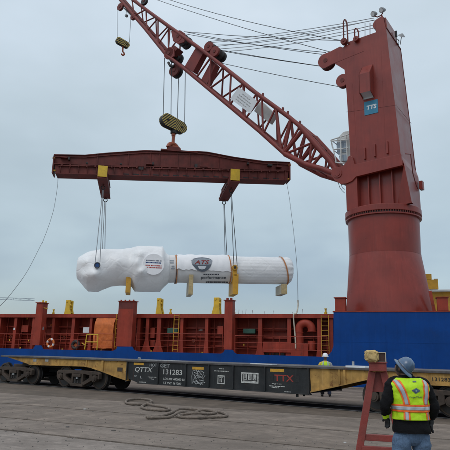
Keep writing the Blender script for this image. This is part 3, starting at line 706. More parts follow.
# near side plate with the beak, and the box body behind it
mb = MB(); mb.prism(outline, BN, BN + .12); tw = part('side_plate', mb, M['crane'], crane)
W2 = 1.62
body = [(L_[0][0], za), (Rr[3][0], za), (Rr[2][0], Rr[2][1]), (Rr[1][0], Rr[1][1]), (Rr[0][0], ztop), (tx(363.7, 38.4)[0] - 1.2, ztop - .1), (L_[3][0], L_[3][1] + .6), (L_[1][0], L_[1][1])]
mb = MB(); mb.prism([(a + (0 if i else 0), z) for i, (a, z) in enumerate(body)], BN + .121, W2 - .121); bodyo = part('tower_body', mb, M['crane'], crane)
mb = MB(); mb.prism([p for p in outline if p[0] > L_[3][0] - .5], W2 - .12, W2); part('side_plate', mb, M['crane'], crane)
mb = MB(); p0, p1 = Rr[0], tx(363.7, 38.4); mb.bar((p0[0], BN + .02, p0[1] + .02), (p0[0], W2, p0[1] + .02), .08, .05); [mb.bar((q0[0], W2, q0[1]), (q1[0], W2, q1[1]), .05, .05) for q0, q1 in zip(Rr, Rr[1:])]
part('edge_strip', mb, M['beamred'], crane)
# seams on the tower
mb = MB()
for x0, y0, x1, y1 in ((346.5, 112, 396.5, 105), (333.5, 63.5, 364, 51)):
    p0, p1 = tx(x0, y0), tx(x1, y1); mb.bar((p0[0], BN - .004, p0[1]), (p1[0], BN - .004, p1[1]), .02, .02)
for x_, y0_, y1_ in ((352.5, 84, 158), (381, 50, 150)):
    p0, p1 = tx(x_, y0_), tx(x_ + 4.6, y1_); mb.bar((p0[0], BN - .003, p0[1]), (p1[0], BN - .003, p1[1]), .012, .012)
z_s = Rr[1][1] - 1.6; mb.box(Rr[1][0] + .18, Rr[1][0] + .2, BN, W2, z_s, z_s + .02)
part('weld_seam', mb, M['crane'], crane)
# lower house: recessed ribbed wall, front column, corner gusset
zr = zr1; rib0 = BN + .5
aL = tx(350, 190)[0]; aR = tx(407.8, 190)[0]; aRb = tx(411.4, 208)[0]
aRw = C(421, 210, W2)[0]
mb = MB(); mb.prism([(aL - .2, zr), (min(aRb, aRw), zr), (Rr[3][0], za), (aL - .2, za)], rib0, W2); part('lower_house', mb, M['crane'], crane)
mb = MB(); mb.add([(Rr[3][0] + .0, BN, za), (aRb + .02, BN + .1, zr), (tx(395, 208)[0], rib0 - .02, zr), (Rr[3][0] - .05, rib0 - .02, za), (aRb + .02, rib0, zr), (Rr[3][0], rib0, za)], [(0, 1, 2), (0, 2, 3), (0, 5, 4, 1), (2, 4, 5, 3)]); part('corner_gusset', mb, M['crane'], crane)
for x0, x1 in ((366.6, 368.4), (378, 380), (390.6, 393)):
    m_ = tx(x0, 185)[0]; mb = MB(); mb.box(m_, m_ + .07, rib0 - .28, rib0, zr, za); part('wall_rib', mb, M['crane'], crane)
aC0, aC1 = tx(346.8, 200)[0], tx(358.2, 200)[0]
mb = MB(); mb.prism([(aC0, zr), (aC1, zr), (aC1, za + .3), (aC0, za + .3)], BN - .1, BN + .5); part('front_column', mb, M['crane'], crane, bevel=.02)
mb = MB(); mb.prism([(aC0, zr), (aC1, zr), (aC1, za + .3), (aC0, za + .3)], W2 - .5, W2 + .1); part('front_column', mb, M['crane'], crane, bevel=.02)
# pivot arm
def arm(b0, b1):
    P = [(402.2, 165.2), (401, 153.6), (354.6, 164.4), (352.6, 157), (350, 155.4), (347.6, 157), (347, 161), (342.5, 166.3), (331.6, 168), (331.2, 175), (334.4, 180), (340.6, 184), (346.6, 183.4), (352, 181), (356, 176.6)]
    mb = MB(); mb.prism([C(x, y, BN - .2) for x, y in P], b0, b1); return part('jib_arm_bracket', mb, M['crane'], crane, bevel=.015)
ab = arm(BN - .2, BN + .05)
mb = MB(); mb.prism([C(x, y, BN - .2) for x, y in ((331.6,168),(331.2,175),(334.4,180),(340.6,184),(346.6,183.4),(356,176.6),(354,165),(342.5,166.3))], W2 - .05, W2 + .2); part('jib_arm_bracket', mb, M['crane'], crane)
ap_, zp_ = C(337.5, 173.4, BN - .22)
mb = MB(); mb.cyl((ap_, BN - .26, zp_), (ap_, BN - .2, zp_), .32, 24); mb.cyl((ap_, BN - .3, zp_), (ap_, BN - .26, zp_), .2, 20); part('pivot_boss', mb, M['crane'], ab, smooth=True)
for x0, y0, y1 in ((365, 148, 158), (375, 144.5, 155.5), (387.4, 141.5, 152.5)):
    p0, p1 = tx(x0 - 1, y0), tx(x0 + 1, y1); mb = MB(); mb.box(p0[0], p0[0] + .12, BN - .14, BN, p1[1] - .1, p0[1]); part('upper_rib', mb, M['crane'], crane, bevel=.02)
# vent hood
P = [C(x, y, BN) for x, y in ((358.4, 71.6), (357.8, 76), (359.8, 97), (373, 94.6), (371.2, 66.2))]
a0, a1 = P[1][0], P[3][0]; z0, z1 = P[2][1], P[4][1]
a0 = C(359, 85, BN - .7)[0]; a1 = C(370.6, 85, BN - .7)[0]; z0 = C(365, 92, BN - .7)[1]; z1 = C(365, 66.5, BN)[1]
mb = MB()
for s_ in (a0, a1 - .05): mb.add([(s_, BN, z0 - .2), (s_, BN - .7, z0), (s_, BN - .7, z1 - .9), (s_, BN, z1), (s_ + .05, BN, z0 - .2), (s_ + .05, BN - .7, z0), (s_ + .05, BN - .7, z1 - .9), (s_ + .05, BN, z1)], [(0,1,2,3),(4,7,6,5),(0,4,5,1),(1,5,6,2),(2,6,7,3)])
mb.add([(a0, BN - .7, z0), (a1, BN - .7, z0), (a1, BN - .7, z1 - .9), (a0, BN - .7, z1 - .9), (a0, BN, z1), (a1, BN, z1)], [(0,1,2,3), (3,2,5,4)])
vh = part('vent_hood', mb, M['crane'], crane)
mb = MB(); mb.box(a0 + .06, a1 - .06, BN - .1, BN - .005, z0 - .22, z0 + .3); mb.add([(a0 + .06, BN - .64, z0 + .04), (a1 - .06, BN - .64, z0 + .04), (a1 - .06, BN - .1, z0 - .1), (a0 + .06, BN - .1, z0 - .1)], [(0,1,2,3)]); part('vent_grille', mb, M['sign'], vh)
# maker's sign
a0, a1, z0, z1 = pxbox(KF, 364.3, 100.6, 378, 114, BN - .02)
mb = MB(); mb.box(a0, a1, BN - .03, BN - .004, z0, z1); sg = part('maker_sign', mb, M['teal'], crane)
text_part('TTS', (a0 + .12 * (a1 - a0) + .06, a1 - .1 * (a1 - a0), z0 + (z1 - z0) * .36, z0 + (z1 - z0) * .68), BN - .032, M['white'], sg, font_shear=.15, bold=.04)
# rear face handrails and access
zq = tx(404, 160)[1]
mb = MB(); xr = Rr[2][0] + .25
mb.tube([(xr - .1, BN + .5, zq + .6), (xr + .25, BN + .5, zq + .5), (xr + .3, BN + .55, zq - .8), (xr + .35, BN + 1.0, zq - 1.5), (xr + .3, BN + 1.6, zq - 1.6)], .035, 6); part('hand_rail', mb, M['beamred'], crane, smooth=True)
mb = MB(); mb.box(xr + .02, xr + .25, W2 - .35, W2 + .06, zq - 1.2, zq - .6); part('junction_box', mb, M['crane'], crane)
# head fittings: rear sheave house, floodlights, hoops, dish
def sheave(name, c, r, w, m, parent, ax=(0, 1, 0), rim=True):
    c = Vector(c); ax = Vector(ax); mb = MB(); mb.cyl(c - ax * w / 2, c + ax * w / 2, r, 28); o = part(name, mb, M[m], parent, smooth=True, bevel=.02)
    mb = MB(); mb.cyl(c - ax * (w / 2 + .04), c - ax * (w / 2), r * .3, 14); mb.cyl(c + ax * (w / 2), c + ax * (w / 2 + .04), r * .3, 14); part('axle_cap', mb, M['beamred'], o, smooth=True)
    return o
ca, cz_ = C(379.5, 25.5, -1.0)
sheave('head_sheave', (ca, -1.0, cz_), .42, .5, 'crane', crane)
pa = C(384, 17.5, -1.0); pb = C(393.5, 33, 1.0)
mb = MB(); mb.prism([(ca - .2, ztop), (ca - .2, cz_ + .35), (ca + .35, cz_ + .55), (ca + .55, ztop)], -1.3, -1.2); mb.prism([(ca - .1, ztop), (ca + .05, cz_ + .45), (ca + .5, cz_ + .45), (ca + .6, ztop)], -1.1, 1.3); part('sheave_house', mb, M['crane'], crane, bevel=.03)
for x, y, b in ((374.4, 14, -1.3), (382.8, 10.2, -1.3)):
    a_, z_ = C(x, y, b); fl = MB(); fl.tube([(a_ - .08, b - .14, z_ - .06), (a_ - .02, b - .04, z_), (a_ + .1, b + .16, z_ + .08)], [.2, .2, .1], 16)
    o = part('floodlight', fl, M['grey'], crane, smooth=50); mb = MB(); mb.cyl((a_ - .085, b - .15, z_ - .065), (a_ - .08, b - .14, z_ - .06), .16, 16); part('lens', mb, M['white'], o)
mb = MB(); p1 = KF.P(374.6, 17, -1.3); p2 = KF.P(382.8, 13, -1.3); mb.tube([KF.P(374, 16, -1.3), KF.P(377.5, 17, -1.3), KF.P(381, 15.4, -1.3), p2], .04, 6); mb.tube([KF.P(381, 15, -1.3), KF.P(383.5, 18, -1.2), KF.P(384.5, 22, -1.1)], .04, 6); part('lamp_bracket', mb, M['beamred'], crane, smooth=True)
for xs in (((343.6, 43), (343.4, 22), (344.4, 19.6), (345.6, 20), (347, 24), (348, 44)), ((354.6, 39.5), (354.5, 30.5), (355.4, 28.4), (357, 29), (358.4, 32), (358.8, 40))):
    mb = MB(); mb.tube([KF.P(x, y, BN) for x, y in xs], .055, 7); part('guard_hoop', mb, M['beamred'], crane, smooth=True)
for x in (365, 370): mb = MB(); mb.tube([KF.P(x, 37, -.9), KF.P(x, 23, -.9)], .025, 5); part('head_stanchion', mb, M['beamred'], crane)
a_, z_ = C(344.4, 42, BN - .05); sheave('guide_roller', (a_, BN - .1, z_), .24, .3, 'beamred', crane)
a_, z_ = C(356.6, 39.6, BN - .05); sheave('guide_roller', (a_, BN - .1, z_), .2, .3, 'crane', crane)
# sheaves of the beak and below
a_, z_ = C(325.2, 60.6, 0); 
for b in (-1.45, -1.2): sheave('beak_sheave', (bc[0], b, bc[1]), br * .98, .14, 'beamred', crane)
mb = MB(); mb.cyl((bc[0], BN - .03, bc[1]), (bc[0], -1.05, bc[1]), .16, 14); part('sheave_pin', mb, M['beamred'], crane)
lc = tx(341.8, 80); 
for b in (-1.6, -1.35): sheave('lower_sheave', (lc[0] + .02, b, lc[1]), .5, .16, 'crane' if b < -1.5 else 'beamred', crane)
mb = MB(); mb.box(lc[0], L_[2][0] + .2, -1.5, -1.2, lc[1] - .2, lc[1] + .2); part('sheave_bracket', mb, M['crane'], crane)
# dish antenna and cable loops at the rear top edge
pp = KF.P(401.5, 36, .9); v = Vector(pp); mb = MB(); mb.cyl(v, v + Vector((.1, -.1, .12)), .28, 16, .05); mb.tube([v, v + Vector((-.15, .1, -.6))], .03, 6); part('dish_antenna', mb, M['grey'], crane, smooth=50)
mb = MB(); mb.tube([KF.P(396.5, 36, .6), KF.P(396, 41, .6), KF.P(398.5, 45, .8), KF.P(399, 41, .8), KF.P(397.5, 39, .8)], .03, 6); mb.tube([KF.P(395.8, 31, .5), KF.P(396.3, 37, .6)], .09, 6); part('cable_loop', mb, M['cable'], crane, smooth=True)
# rope tail hanging under the pivot
mb = MB(); mb.tube([KF.P(338.5, 183, BN), KF.P(339.5, 187, BN), KF.P(342, 190.5, BN), KF.P(344.5, 193, BN)], .018, 5); mb.tube([KF.P(341, 184, BN), KF.P(342.5, 188, BN), KF.P(345, 189.5, BN)], .018, 5); part('hanging_wire', mb, M['cable'], crane, smooth=True)

# operator's cab on the jib side
cabb0, cabb1 = -1.3, .35
Bc = -1.3
cab = None
Pc = {k: C(x, y, Bc) for k, (x, y) in dict(tl=(338, 138.5), tr=(351, 130), br=(350.5, 163), bl=(341, 161.5), ml=(334, 141)).items()}
mb = MB(); mb.prism([Pc['bl'], (Pc['br'][0], Pc['bl'][1] - .1), (Pc['tr'][0], Pc['tr'][1]), (Pc['tr'][0] - .6, Pc['tr'][1]), (Pc['tl'][0] - .1, Pc['tl'][1])], Bc, cabb1); cab = part('operator_cab', mb, M['cabwhite'], crane, bevel=.04)
for x0, y0, x1, y1 in ((336.5, 142.4, 340.6, 154), (341.4, 140.6, 346.6, 152.6), (339.2, 155.4, 341.6, 161.4), (342.2, 154.4, 347, 161)):
    mb = MB(); A_ = [C(x0, y0 + .6, Bc), C(x1, y0, Bc), C(x1 + .6, y1 - .3, Bc), C(x0 + .8, y1, Bc)]; mb.prism(A_, Bc - .03, Bc - .002); part('cab_window', mb, M['glass'], cab)
mb = MB(); a0 = Pc['tl'][0] - .16; zt_ = Pc['tl'][1]; zb_ = Pc['bl'][1]
a_b = Pc['bl'][0]
mb.add([(a0 - .01, Bc + .1, zt_ - .1), (a0 - .01, cabb1 - .1, zt_ - .1), (a_b - .02, cabb1 - .1, zb_ + .15), (a_b - .02, Bc + .1, zb_ + .15)], [(0,1,2,3)]); part('front_glass', mb, M['glass'], cab)
mb = MB()                                            # tubular guard round the cab
g0 = Bc - .25; pl = lambda x, y: KF.P(x, y, g0)
for a, b in (((331, 140), (350, 134)), ((331, 140), (335.6, 159)), ((335.6, 162.6), (348, 163.5)), ((340.5, 136.5), (341, 163)), ((346, 135), (347.6, 163)), ((333, 149.6), (348, 148)), ((331, 140), (332.5, 148)), ((335.6, 159), (336, 162.6)), ((331.4, 141), (350, 139.4))):
    mb.tube([pl(*a), pl(*b)], .045, 6)
for y in (140, 150, 160):
    p = Vector(pl(331 + (y - 140) * .22, y)); mb.tube([p, p + Vector((0, 1.9, 0))], .03, 6)
part('cab_guard', mb, M['cabwhite'], cab, smooth=True)

# ------------------------------------------------------------------ jib
BH = 1.5
U = [(118,-13),(132,-1),(150,12.6),(170,27),(200,48.6),(225,68),(250,88.6),(270,103),(288,116.2),(300,126.2),(313,141),(330,160.6),(337,171)]
Lw = [(109,-14),(123,3),(145,28.5),(166,54.5),(184,68.5),(200,81.6),(230,106.6),(260,131.6),(285,154),(306,164.6),(322,169),(336,174.4)]
def halfw(x): t = max(0, min(1, (336 - x) / 200)); return 1.45 - .75 * t
def JP(x, y, side): 
    bn = -halfw(x); a, z = C(x, y, bn); return Vector((a, bn * (1 if side < 0 else -1), z))
jib = bpy.data.objects.new('jib', None); COL.objects.link(jib); jib.parent = crane
def chord(pts, side, r, nm='main_chord'):
    P = [JP(x, y, side) for x, y in pts]; part(nm, MB().tube(P, r, 10), M['jib'], jib, smooth=60)
for s_ in (-1, 1):
    chord(U[:10], s_, .175); chord(Lw[:9], s_, .17)
    chord(U[9:], s_, .23, 'foot_chord'); chord(Lw[8:], s_, .21, 'foot_chord')
def lerp_on(pts, x):
    for (x0, y0), (x1, y1) in zip(pts, pts[1:]):
        if x0 <= x <= x1: return y0 + (y1 - y0) * (x - x0) / (x1 - x0)
    return pts[-1][1]
seq = [('U',132),('L',134),('U',146),('L',147),('U',158),('L',158),('U',170),('L',168)]
seqb = [('L',196),('U',211),('L',209),('U',231),('L',229.5),('U',243),('L',245),('U',262),('L',263),('U',276),('L',281),('U',291),('L',284),('U',300)]
def JX(k, x, s_): return JP(x, lerp_on(U if k == 'U' else Lw, x), s_)
for s_ in (-1, 1):
    for sq_, r in ((seq, .07), (seqb, .085)):
        for (k0, x0), (k1, x1) in zip(sq_, sq_[1:]):
            part('lacing_bar', MB().tube([JX(k0, x0, s_), JX(k1, x1, s_)], r if k0 == 'L' or x0 < 275 else .13, 8), M['jib'], jib, smooth=True)
    for (k0, x0, k1, x1, r) in (('L', 284, 'U', 303, .16), ('L', 285, 'U', 314, .1), ('L', 309, 'U', 312, .09), ('L', 309, 'U', 317, .1), ('L', 312, 'U', 323, .12)):
        part('lacing_bar', MB().tube([JX(k0, x0, s_), JX(k1, x1, s_)], r, 8), M['jib'], jib, smooth=True)
# cross lacing between the two sides
xs = [127, 134, 146, 158, 170, 183, 196, 210, 224, 238, 252, 266, 278, 290, 300, 312]
for k in ('U', 'L'):
    for i, x in enumerate(xs):
        part('cross_bar', MB().tube([JX(k, x, -1), JX(k, x, 1)], .06, 6), M['jib'], jib, smooth=True)
        if i + 1 < len(xs): part('diagonal_brace', MB().tube([JX(k, x, -1 if i % 2 else 1), JX(k, xs[i+1], 1 if i % 2 else -1)], .045, 6), M['jib'], jib, smooth=True)
# machinery frame with sheaves in mid jib
def jplate(poly, b0, b1, nm='bracket_plate', m='jib'):
    return part(nm, MB().prism([C(x, y, b0) for x, y in poly], b0, b1), M[m], jib, bevel=.02)
hw = .85
jplate(((171,31),(180,30.6),(184.6,33),(185.6,37),(184,42),(178,44),(173,41)), -hw - .1, -hw)
jplate(((165,50),(169,47.4),(174,49),(174,56),(170,59),(165,57.5)), -hw - .12, -hw)
jplate(((196,47),(203.5,52.4),(193,72),(184.5,66.4)), -hw + .1, -.1, 'cross_plate')
jplate(((211.4,60),(216,64),(207,83.6),(201,79.6)), -hw + .1, -.1, 'cross_plate')
for x, y, r in ((178.4, 36.8, .6), (169.4, 53.4, .6)):
    a_, z_ = C(x, y, -hw)
    for b in (-hw - .02, -.1, .5): sheave('jib_sheave', (a_, b, z_), r, .2, 'jib' if b < -.5 else 'wheel', jib)
for x, y in ((208.5, 46.5), (214.5, 51.5)):
    a_, z_ = C(x, y, -hw + .1)
    for b in (-hw + .15, -.1, .4): sheave('jib_sheave', (a_, b, z_), .5, .2, 'jib' if b < -.5 else 'wheel', jib)
mb = MB(); mb.tube([KF.P(173, 57, -.3), KF.P(176.5, 68, -.3)], .1, 8); part('hanger', mb, M['jib'], jib)
a_, z_ = C(175.6, 71, -.2)
for b in (-.35, .1): sheave('hanging_sheave', (a_, b, z_), .62, .2, 'wheel' if b > 0 else 'beamred', jib)
mb = MB(); mb.tube([KF.P(168.4, 62.6, -.6), KF.P(170, 65.5, -.6), KF.P(174, 66.5, -.5)], .13, 8); part('limit_weight', mb, M['wheel'], jib)
jplate(((174,45),(178,48),(172,54.5),(169,51)), -hw, 0, 'cross_plate', 'beamred')
# small fittings standing on the top chord
for x in (288, 300, 263, 283): 
    v = JX('U', x, -1); mb = MB(); mb.box(v.x - .06, v.x + .06, v.y - .08, v.y + .08, v.z + .1, v.z + .42); part('chord_lug', mb, M['jib'], jib)
# tip sheaves
tb = -.75
for x, y, r in ((120.6, 7, .42), (133.2, 17.2, .32), (144.5, 1.5, .4)):
    a_, z_ = C(x, y, tb); sheave('tip_sheave', (a_, tb, z_), r, .25, 'jib' if x < 140 else 'wheel', jib)
mb = MB(); mb.bar(KF.P(121, 5, tb), KF.P(133, 17, tb), .16, .12); part('tip_bar', mb, M['wheel'], jib)
mb = MB(); p = Vector(KF.P(126, 15.5, tb)); mb.cyl(p, p + Vector((.15, 0, -.12)), .16, 10); mb.tube([p, p + Vector((0, 0, .5))], .02, 5); part('limit_switch', mb, M['grey'], jib)
# white name board and pale box inside the jib
bb = -halfw(240) - .12
P = [C(x, y, bb) for x, y in ((239.2, 87.2), (257.6, 101.4), (250.4, 113.8), (230.4, 98.8))]
bd = part('name_board', MB().prism(P, bb - .04, bb), M['sign'], jib)
ux, uz = (P[1][0] - P[0][0]), (P[1][1] - P[0][1]); ln = math.hypot(ux, uz); ux /= ln; uz /= ln; vx, vz_ = (P[3][0] - P[0][0]), (P[3][1] - P[0][1])
for r_i in range(4):
    mb = MB(); t0 = .2 if r_i else .3; s_ = t0
    while s_ < (.82 if r_i in (1, 2) else .7):
        w = random.uniform(.05, .12); p = (P[0][0] + ux * ln * s_ + vx * (.2 + .18 * r_i), P[0][1] + uz * ln * s_ + vz_ * (.2 + .18 * r_i)); e_ = (p[0] + ux * ln * w, p[1] + uz * ln * w)
        h = (.06 * vx, .06 * vz_); mb.prism([p, e_, (e_[0] + h[0], e_[1] + h[1]), (p[0] + h[0], p[1] + h[1])], bb - .046, bb - .04); s_ += w + .025
    part('lettering', mb, M['chalk'], bd)
jplate(((258,103),(262,101.5),(274,113),(268,122),(254,111)), -.2, .5, 'pale_box', 'cabwhite')

# ------------------------------------------------------------------ luffing and hoisting ropes of the crane
def wire(name, p, q, r=.032, sag=.0, parent=None, m='cable', n=8):
    p, q = Vector(p), Vector(q); P = []
    for i in range(n + 1):
        t = i / n; v = p.lerp(q, t); v.z -= sag * 4 * t * (1 - t); P.append(v)
    return part(name, MB().tube(P, r, 6), M[m], parent, smooth=True)
kp = lambda x, y, b: KF.P(x, y, b)
ropes = [((130,-14,-.4),(343,40.8,-1.2),1.1),((120,-14,.4),(332,52.4,-1.3),.7),
 ((184,31.6,-.8),(344,40.6,-1.3),.25),((184.6,31.6,-.1),(322,54.3,-1.1),.3),((186,34,.5),(326,52.5,-.7),.3),
 ((208,41.5,-.8),(374,18,-1.0),.35),((209,42.6,-.1),(375,20,-.4),.5),((215,46.5,.3),(374,20,-.8),.45),((218,49,-.6),(374,25,-1.1),.6),((218,52,-.1),(374,28,-.3),.6),
 ((218.5,49.5,-.4),(327,67,-.7),.1),((219,50.5,.3),(329,67.4,.7),.1),((219,62.6,-.6),(339,86.6,-1.3),.12),((218,45,.1),(344,28,-1.0),.6)]
for (x0, y0, b0), (x1, y1, b1), sg_ in ropes: wire('luffing_rope', kp(x0, y0, b0), kp(x1, y1, b1), .024, sg_ * .5, crane, n=12, m='wire' if (y1 < 30) else 'cable')
# ------------------------------------------------------------------ hook, spreader and load
a_, z_ = C(176.4, 64, 0); hk = KF.w(a_, 0, 0)
LF = Frame((hk.x, hk.y), 9)
Lp = lambda x, y, b=0: LF.P(x, y, b)
LH = lambda x, y, b=0: LF.hit(x, y, b)
def capsule(c0, r0, c1, r1, n=16):
    (x0, z0), (x1, z1) = c0, c1; a = math.atan2(z1 - z0, x1 - x0); P = []
    for k in range(n + 1): t = a + math.pi / 2 + math.pi * k / n; P.append((x0 + r0 * math.cos(t), z0 + r0 * math.sin(t)))
    for k in range(n + 1): t = a - math.pi / 2 + math.pi * k / n; P.append((x1 + r1 * math.cos(t), z1 + r1 * math.sin(t)))
    return P
def hook_block(name, label, O, deg, A, B, rA, rB, half, shank, gap, group=None):
    A = (A[0] + (1.6 if half > .25 else .8), A[1]); B = (B[0] + (1.6 if half > .25 else .8), B[1])
    fr = Frame(O, deg); ca = fr.hit(*A, -half); cb = fr.hit(*B, -half)
    sc = lambda p, r: fr.hit(p[0] + r, p[1], -half)[0] - fr.hit(p[0], p[1], -half)[0]
    ra, rb = rA, rB; cm = ((ca[0] + cb[0]) / 2, 0, ca[1])
    zc = (ca[1] + cb[1]) / 2
    base = fr.w(cm[0], 0, zc); t = thing(name, label, 'hook block', loc=base, rotz=R(deg), group=group)
    l = lambda p: (p[0] - cm[0], p[1] - zc)
    ca, cb = l(ca), l(cb)
    for b0, b1 in ((-half, -half + .06), (half - .06, half)):
        part('cheek_plate', MB().prism(capsule(ca, ra, cb, rb), b0, b1), M['stripe'], t, bevel=.015)
    for c, r in ((ca, ra), (cb, rb)):
        for b in (-half * .5, half * .5):
            o = part('block_sheave', MB().cyl((c[0], b - .09, c[1]), (c[0], b + .09, c[1]), r * .9, 24), M['wheel'], t, smooth=True)
        part('sheave_axle', MB().cyl((c[0], -half - .07, c[1]), (c[0], half + .07, c[1]), r * .2, 12), M['wheel'], t, smooth=True)
    part('rim_guard', MB().prism(capsule(ca, ra * .97, cb, rb * .97), -half + .07, half - .07), M['wheel'], t, smooth=True)
    return fr, t, cm, zc, ca, cb
fr, hb, cm, zc, hca, hcb = hook_block('hook_block', 'large yellow and black striped hook block above the spreader beam', LF.O, 38, (166.6, 119.6), (180.6, 127), .62, .56, .3, 0, 0)
sx, sz = fr.hit(173.6, 133, 0); sx -= cm[0]; 
zt = LH(173.6, 134)[1] - zc; zb = LH(173.6, 147)[1] - zc
part('shank_housing', MB().cyl((sx, 0, zt + .35), (sx, 0, zt + .05), .3, 16), M['black'], hb, smooth=True)
part('hook_shank', MB().tube([(sx, 0, zt + .2), (sx, 0, zt - .2), (sx, 0, zt - .22), (sx, 0, zb + .1)], [.19, .19, .15, .15], 16), M['hookred'], hb, smooth=True)
mb = MB(); mb.tube([(sx + .5 * math.cos(t), 0, zb - .12 + .42 * math.sin(t)) for t in [math.pi * k / 12 - .25 for k in range(0, 14)]], [.2] * 14, 10); part('hook', mb, M['hookred'], hb, smooth=True)
# main hoist ropes
top_b = Frame(LF.O, 38)
for wh, (xt, yt, xb, yb, b) in zip(('leftmost', 'second from left', 'third from left', 'rightmost'), ((164.6, 58, 163.2, 113, .0), (171.6, 56, 171, 112, 0), (179, 70, 177.2, 118, 0), (185.3, 70, 184.6, 122, 0))):
    p = fr.P(xb, yb + 3, 0); q_ = fr.P(xt, yt, 0)
    pw, qw = fr.w(p[0], p[1], p[2]), fr.w(q_[0], q_[1], q_[2])
    o = solo('hoist_rope', MB().tube([(0, 0, 0), qw - pw], .032, 6), M['cable'], wh + ' of the four hoist ropes above the large hook block', 'rope', pw, group='hoist ropes of the main hook block', smooth=True)
# auxiliary block
ja = C(126, 10, 0); ax_ = KF.w(ja[0], 0)
fr2, ab2, cm2, zc2, qa_, qb_ = hook_block('hook_block', 'small yellow striped hook block hanging from the jib tip', (ax_.x, ax_.y), 30, (118.9, 40.2), (126, 44.2), .36, .34, .2, 0, 0)
hx, hz_ = fr2.hit(122.8, 49, 0); hx -= cm2[0]; hz_ -= zc2
part('hook_shank', MB().cyl((hx, 0, hz_ + .35), (hx, 0, hz_ - .15), .09, 10), M['hookred'], ab2, smooth=True)
part('hook', MB().tube([(hx, 0, hz_ - .1), (hx + .02, 0, hz_ - .3), (hx + .16, 0, hz_ - .42), (hx + .2, 0, hz_ - .58), (hx + .08, 0, hz_ - .72), (hx - .1, 0, hz_ - .66), (hx - .14, 0, hz_ - .54)], [.09, .08, .09, .1, .1, .07, .03], 8), M['hookred'], ab2, smooth=True)
for wh, (xt, yt, xb, yb) in zip(('left', 'right'), ((117.2, 9, 117.3, 37.6), (130.6, 19, 129.4, 42.4))):
    p = fr2.P(xb, yb, 0); q_ = fr2.P(xt, yt, 0); pw, qw = fr2.w(*p), fr2.w(*q_)
    solo('hoist_rope', MB().tube([(0, 0, 0), qw - pw], .022, 6), M['cable'], wh + ' thin hoist rope from the jib tip to the small hook block', 'rope', pw, group='hoist ropes of the small hook block', smooth=True)

# spreader beam
sb = thing('spreader_beam', 'long dark red spreader beam hanging level from the hook', 'beam', LF)
BB = .55
f0 = lambda x, y, b=-BB: LH(x, y, b)
topl = [(54, 154.8), (85, 155.3), (110, 153), (145, 150.7), (161, 151.2), (197, 151.6), (207, 152.2), (234, 157.4), (263, 161.4), (290, 162.4)]
ledge = lambda x: 164 + (x - 54) * (170.6 - 164) / 236
bot = lambda x: 173.2 + (x - 54) * (180.3 - 173.2) / 236
xs_ = [54, 85, 110, 145, 161, 197, 207, 234, 263, 290]
web = [f0(x, y, -BB * .5) for x, y in topl] + [f0(x, ledge(x) + .5, -BB * .5) for x in xs_[::-1]]
part('upper_web', MB().prism(web, -BB * .5, BB * .5), M['beamred'], sb)
mb = MB(); tp = [f0(x, y, -BB * .5) for x, y in topl]
for (x0, z0), (x1, z1) in zip(tp, tp[1:]): mb.bar((x0, 0, z0), (x1, 0, z1), BB * 1.35, .06)
part('top_flange', mb, M['beamred'], sb)
low = [f0(54.8, ledge(54)), f0(288.8, ledge(289)), f0(287.6, bot(288)), f0(55.6, bot(56))]
part('lower_box', MB().prism(low, -BB, BB), M['beamred'], sb, bevel=.02)
zB = low[3][1]; zBr = low[2][1]
def bz_(x): t = (x - low[3][0]) / (low[2][0] - low[3][0]); return zB + (zBr - zB) * t
mb = MB(); mb.bar((low[3][0], 0, zB - .03), (low[2][0], 0, zBr - .03), BB * 2.6, .06); part('bottom_flange', mb, M['beamred'], sb)
mb = MB(); p0, p1 = f0(54.4, ledge(54) + .2), f0(289, ledge(289) + .2); mb.bar((p0[0], -BB - .06, p0[1]), (p1[0], -BB - .06, p1[1]), .16, .05); part('ledge_flange', mb, M['beamred'], sb)
mb = MB(); mb.tube([Lp(58, ledge(58) + 1.4, -BB - .12), Lp(138, ledge(138) + .6, -BB - .12)], .05, 6); mb.tube([Lp(152, ledge(152) + 2, -BB - .12), Lp(284, ledge(284) + .8, -BB - .12)], .05, 6); part('side_pipe', mb, M['beamred'], sb, smooth=True)
for (xa, ya), (xb, yb) in zip(topl, topl[1:]):
    p0, p1 = LH(xa, ya + 2.4, -BB * .5), LH(xb, yb + 2.4, -BB * .5); part('stringer', MB().bar((p0[0], -BB * .5 - .05, p0[1]), (p1[0], -BB * .5 - .05, p1[1]), .1, .05), M['beamred'], sb)
for i in range(27):
    x = 62 + i * 8.3; a_, z_ = f0(x, ledge(x) + 1.4, -BB - .12); part('pipe_clip', MB().box(a_ - .06, a_ + .06, -BB - .2, -BB, z_ - .07, z_ + .1), M['beamred'], sb)
for x in list(range(60, 290, 9)):
    yl, yb_ = ledge(x), bot(x); a_, z0 = f0(x, yb_, -BB); _, z1 = f0(x, yl, -BB); mb = MB(); mb.box(a_ - .02, a_ + .02, -BB - .1, -BB, z0, z1); part('web_stiffener', mb, M['beamred'], sb)
for x in (98, 129, 151, 160, 178, 190, 219, 249, 277):
    yt_ = lerp_on(topl, x); a_, z1 = f0(x, yt_, -BB*.5); _, z0 = f0(x, ledge(x), -BB*.5); mb = MB(); mb.box(a_ - .03, a_ + .03, -BB * .5 - .07, -BB * .5, z0, z1); part('web_stiffener', mb, M['beamred'], sb)
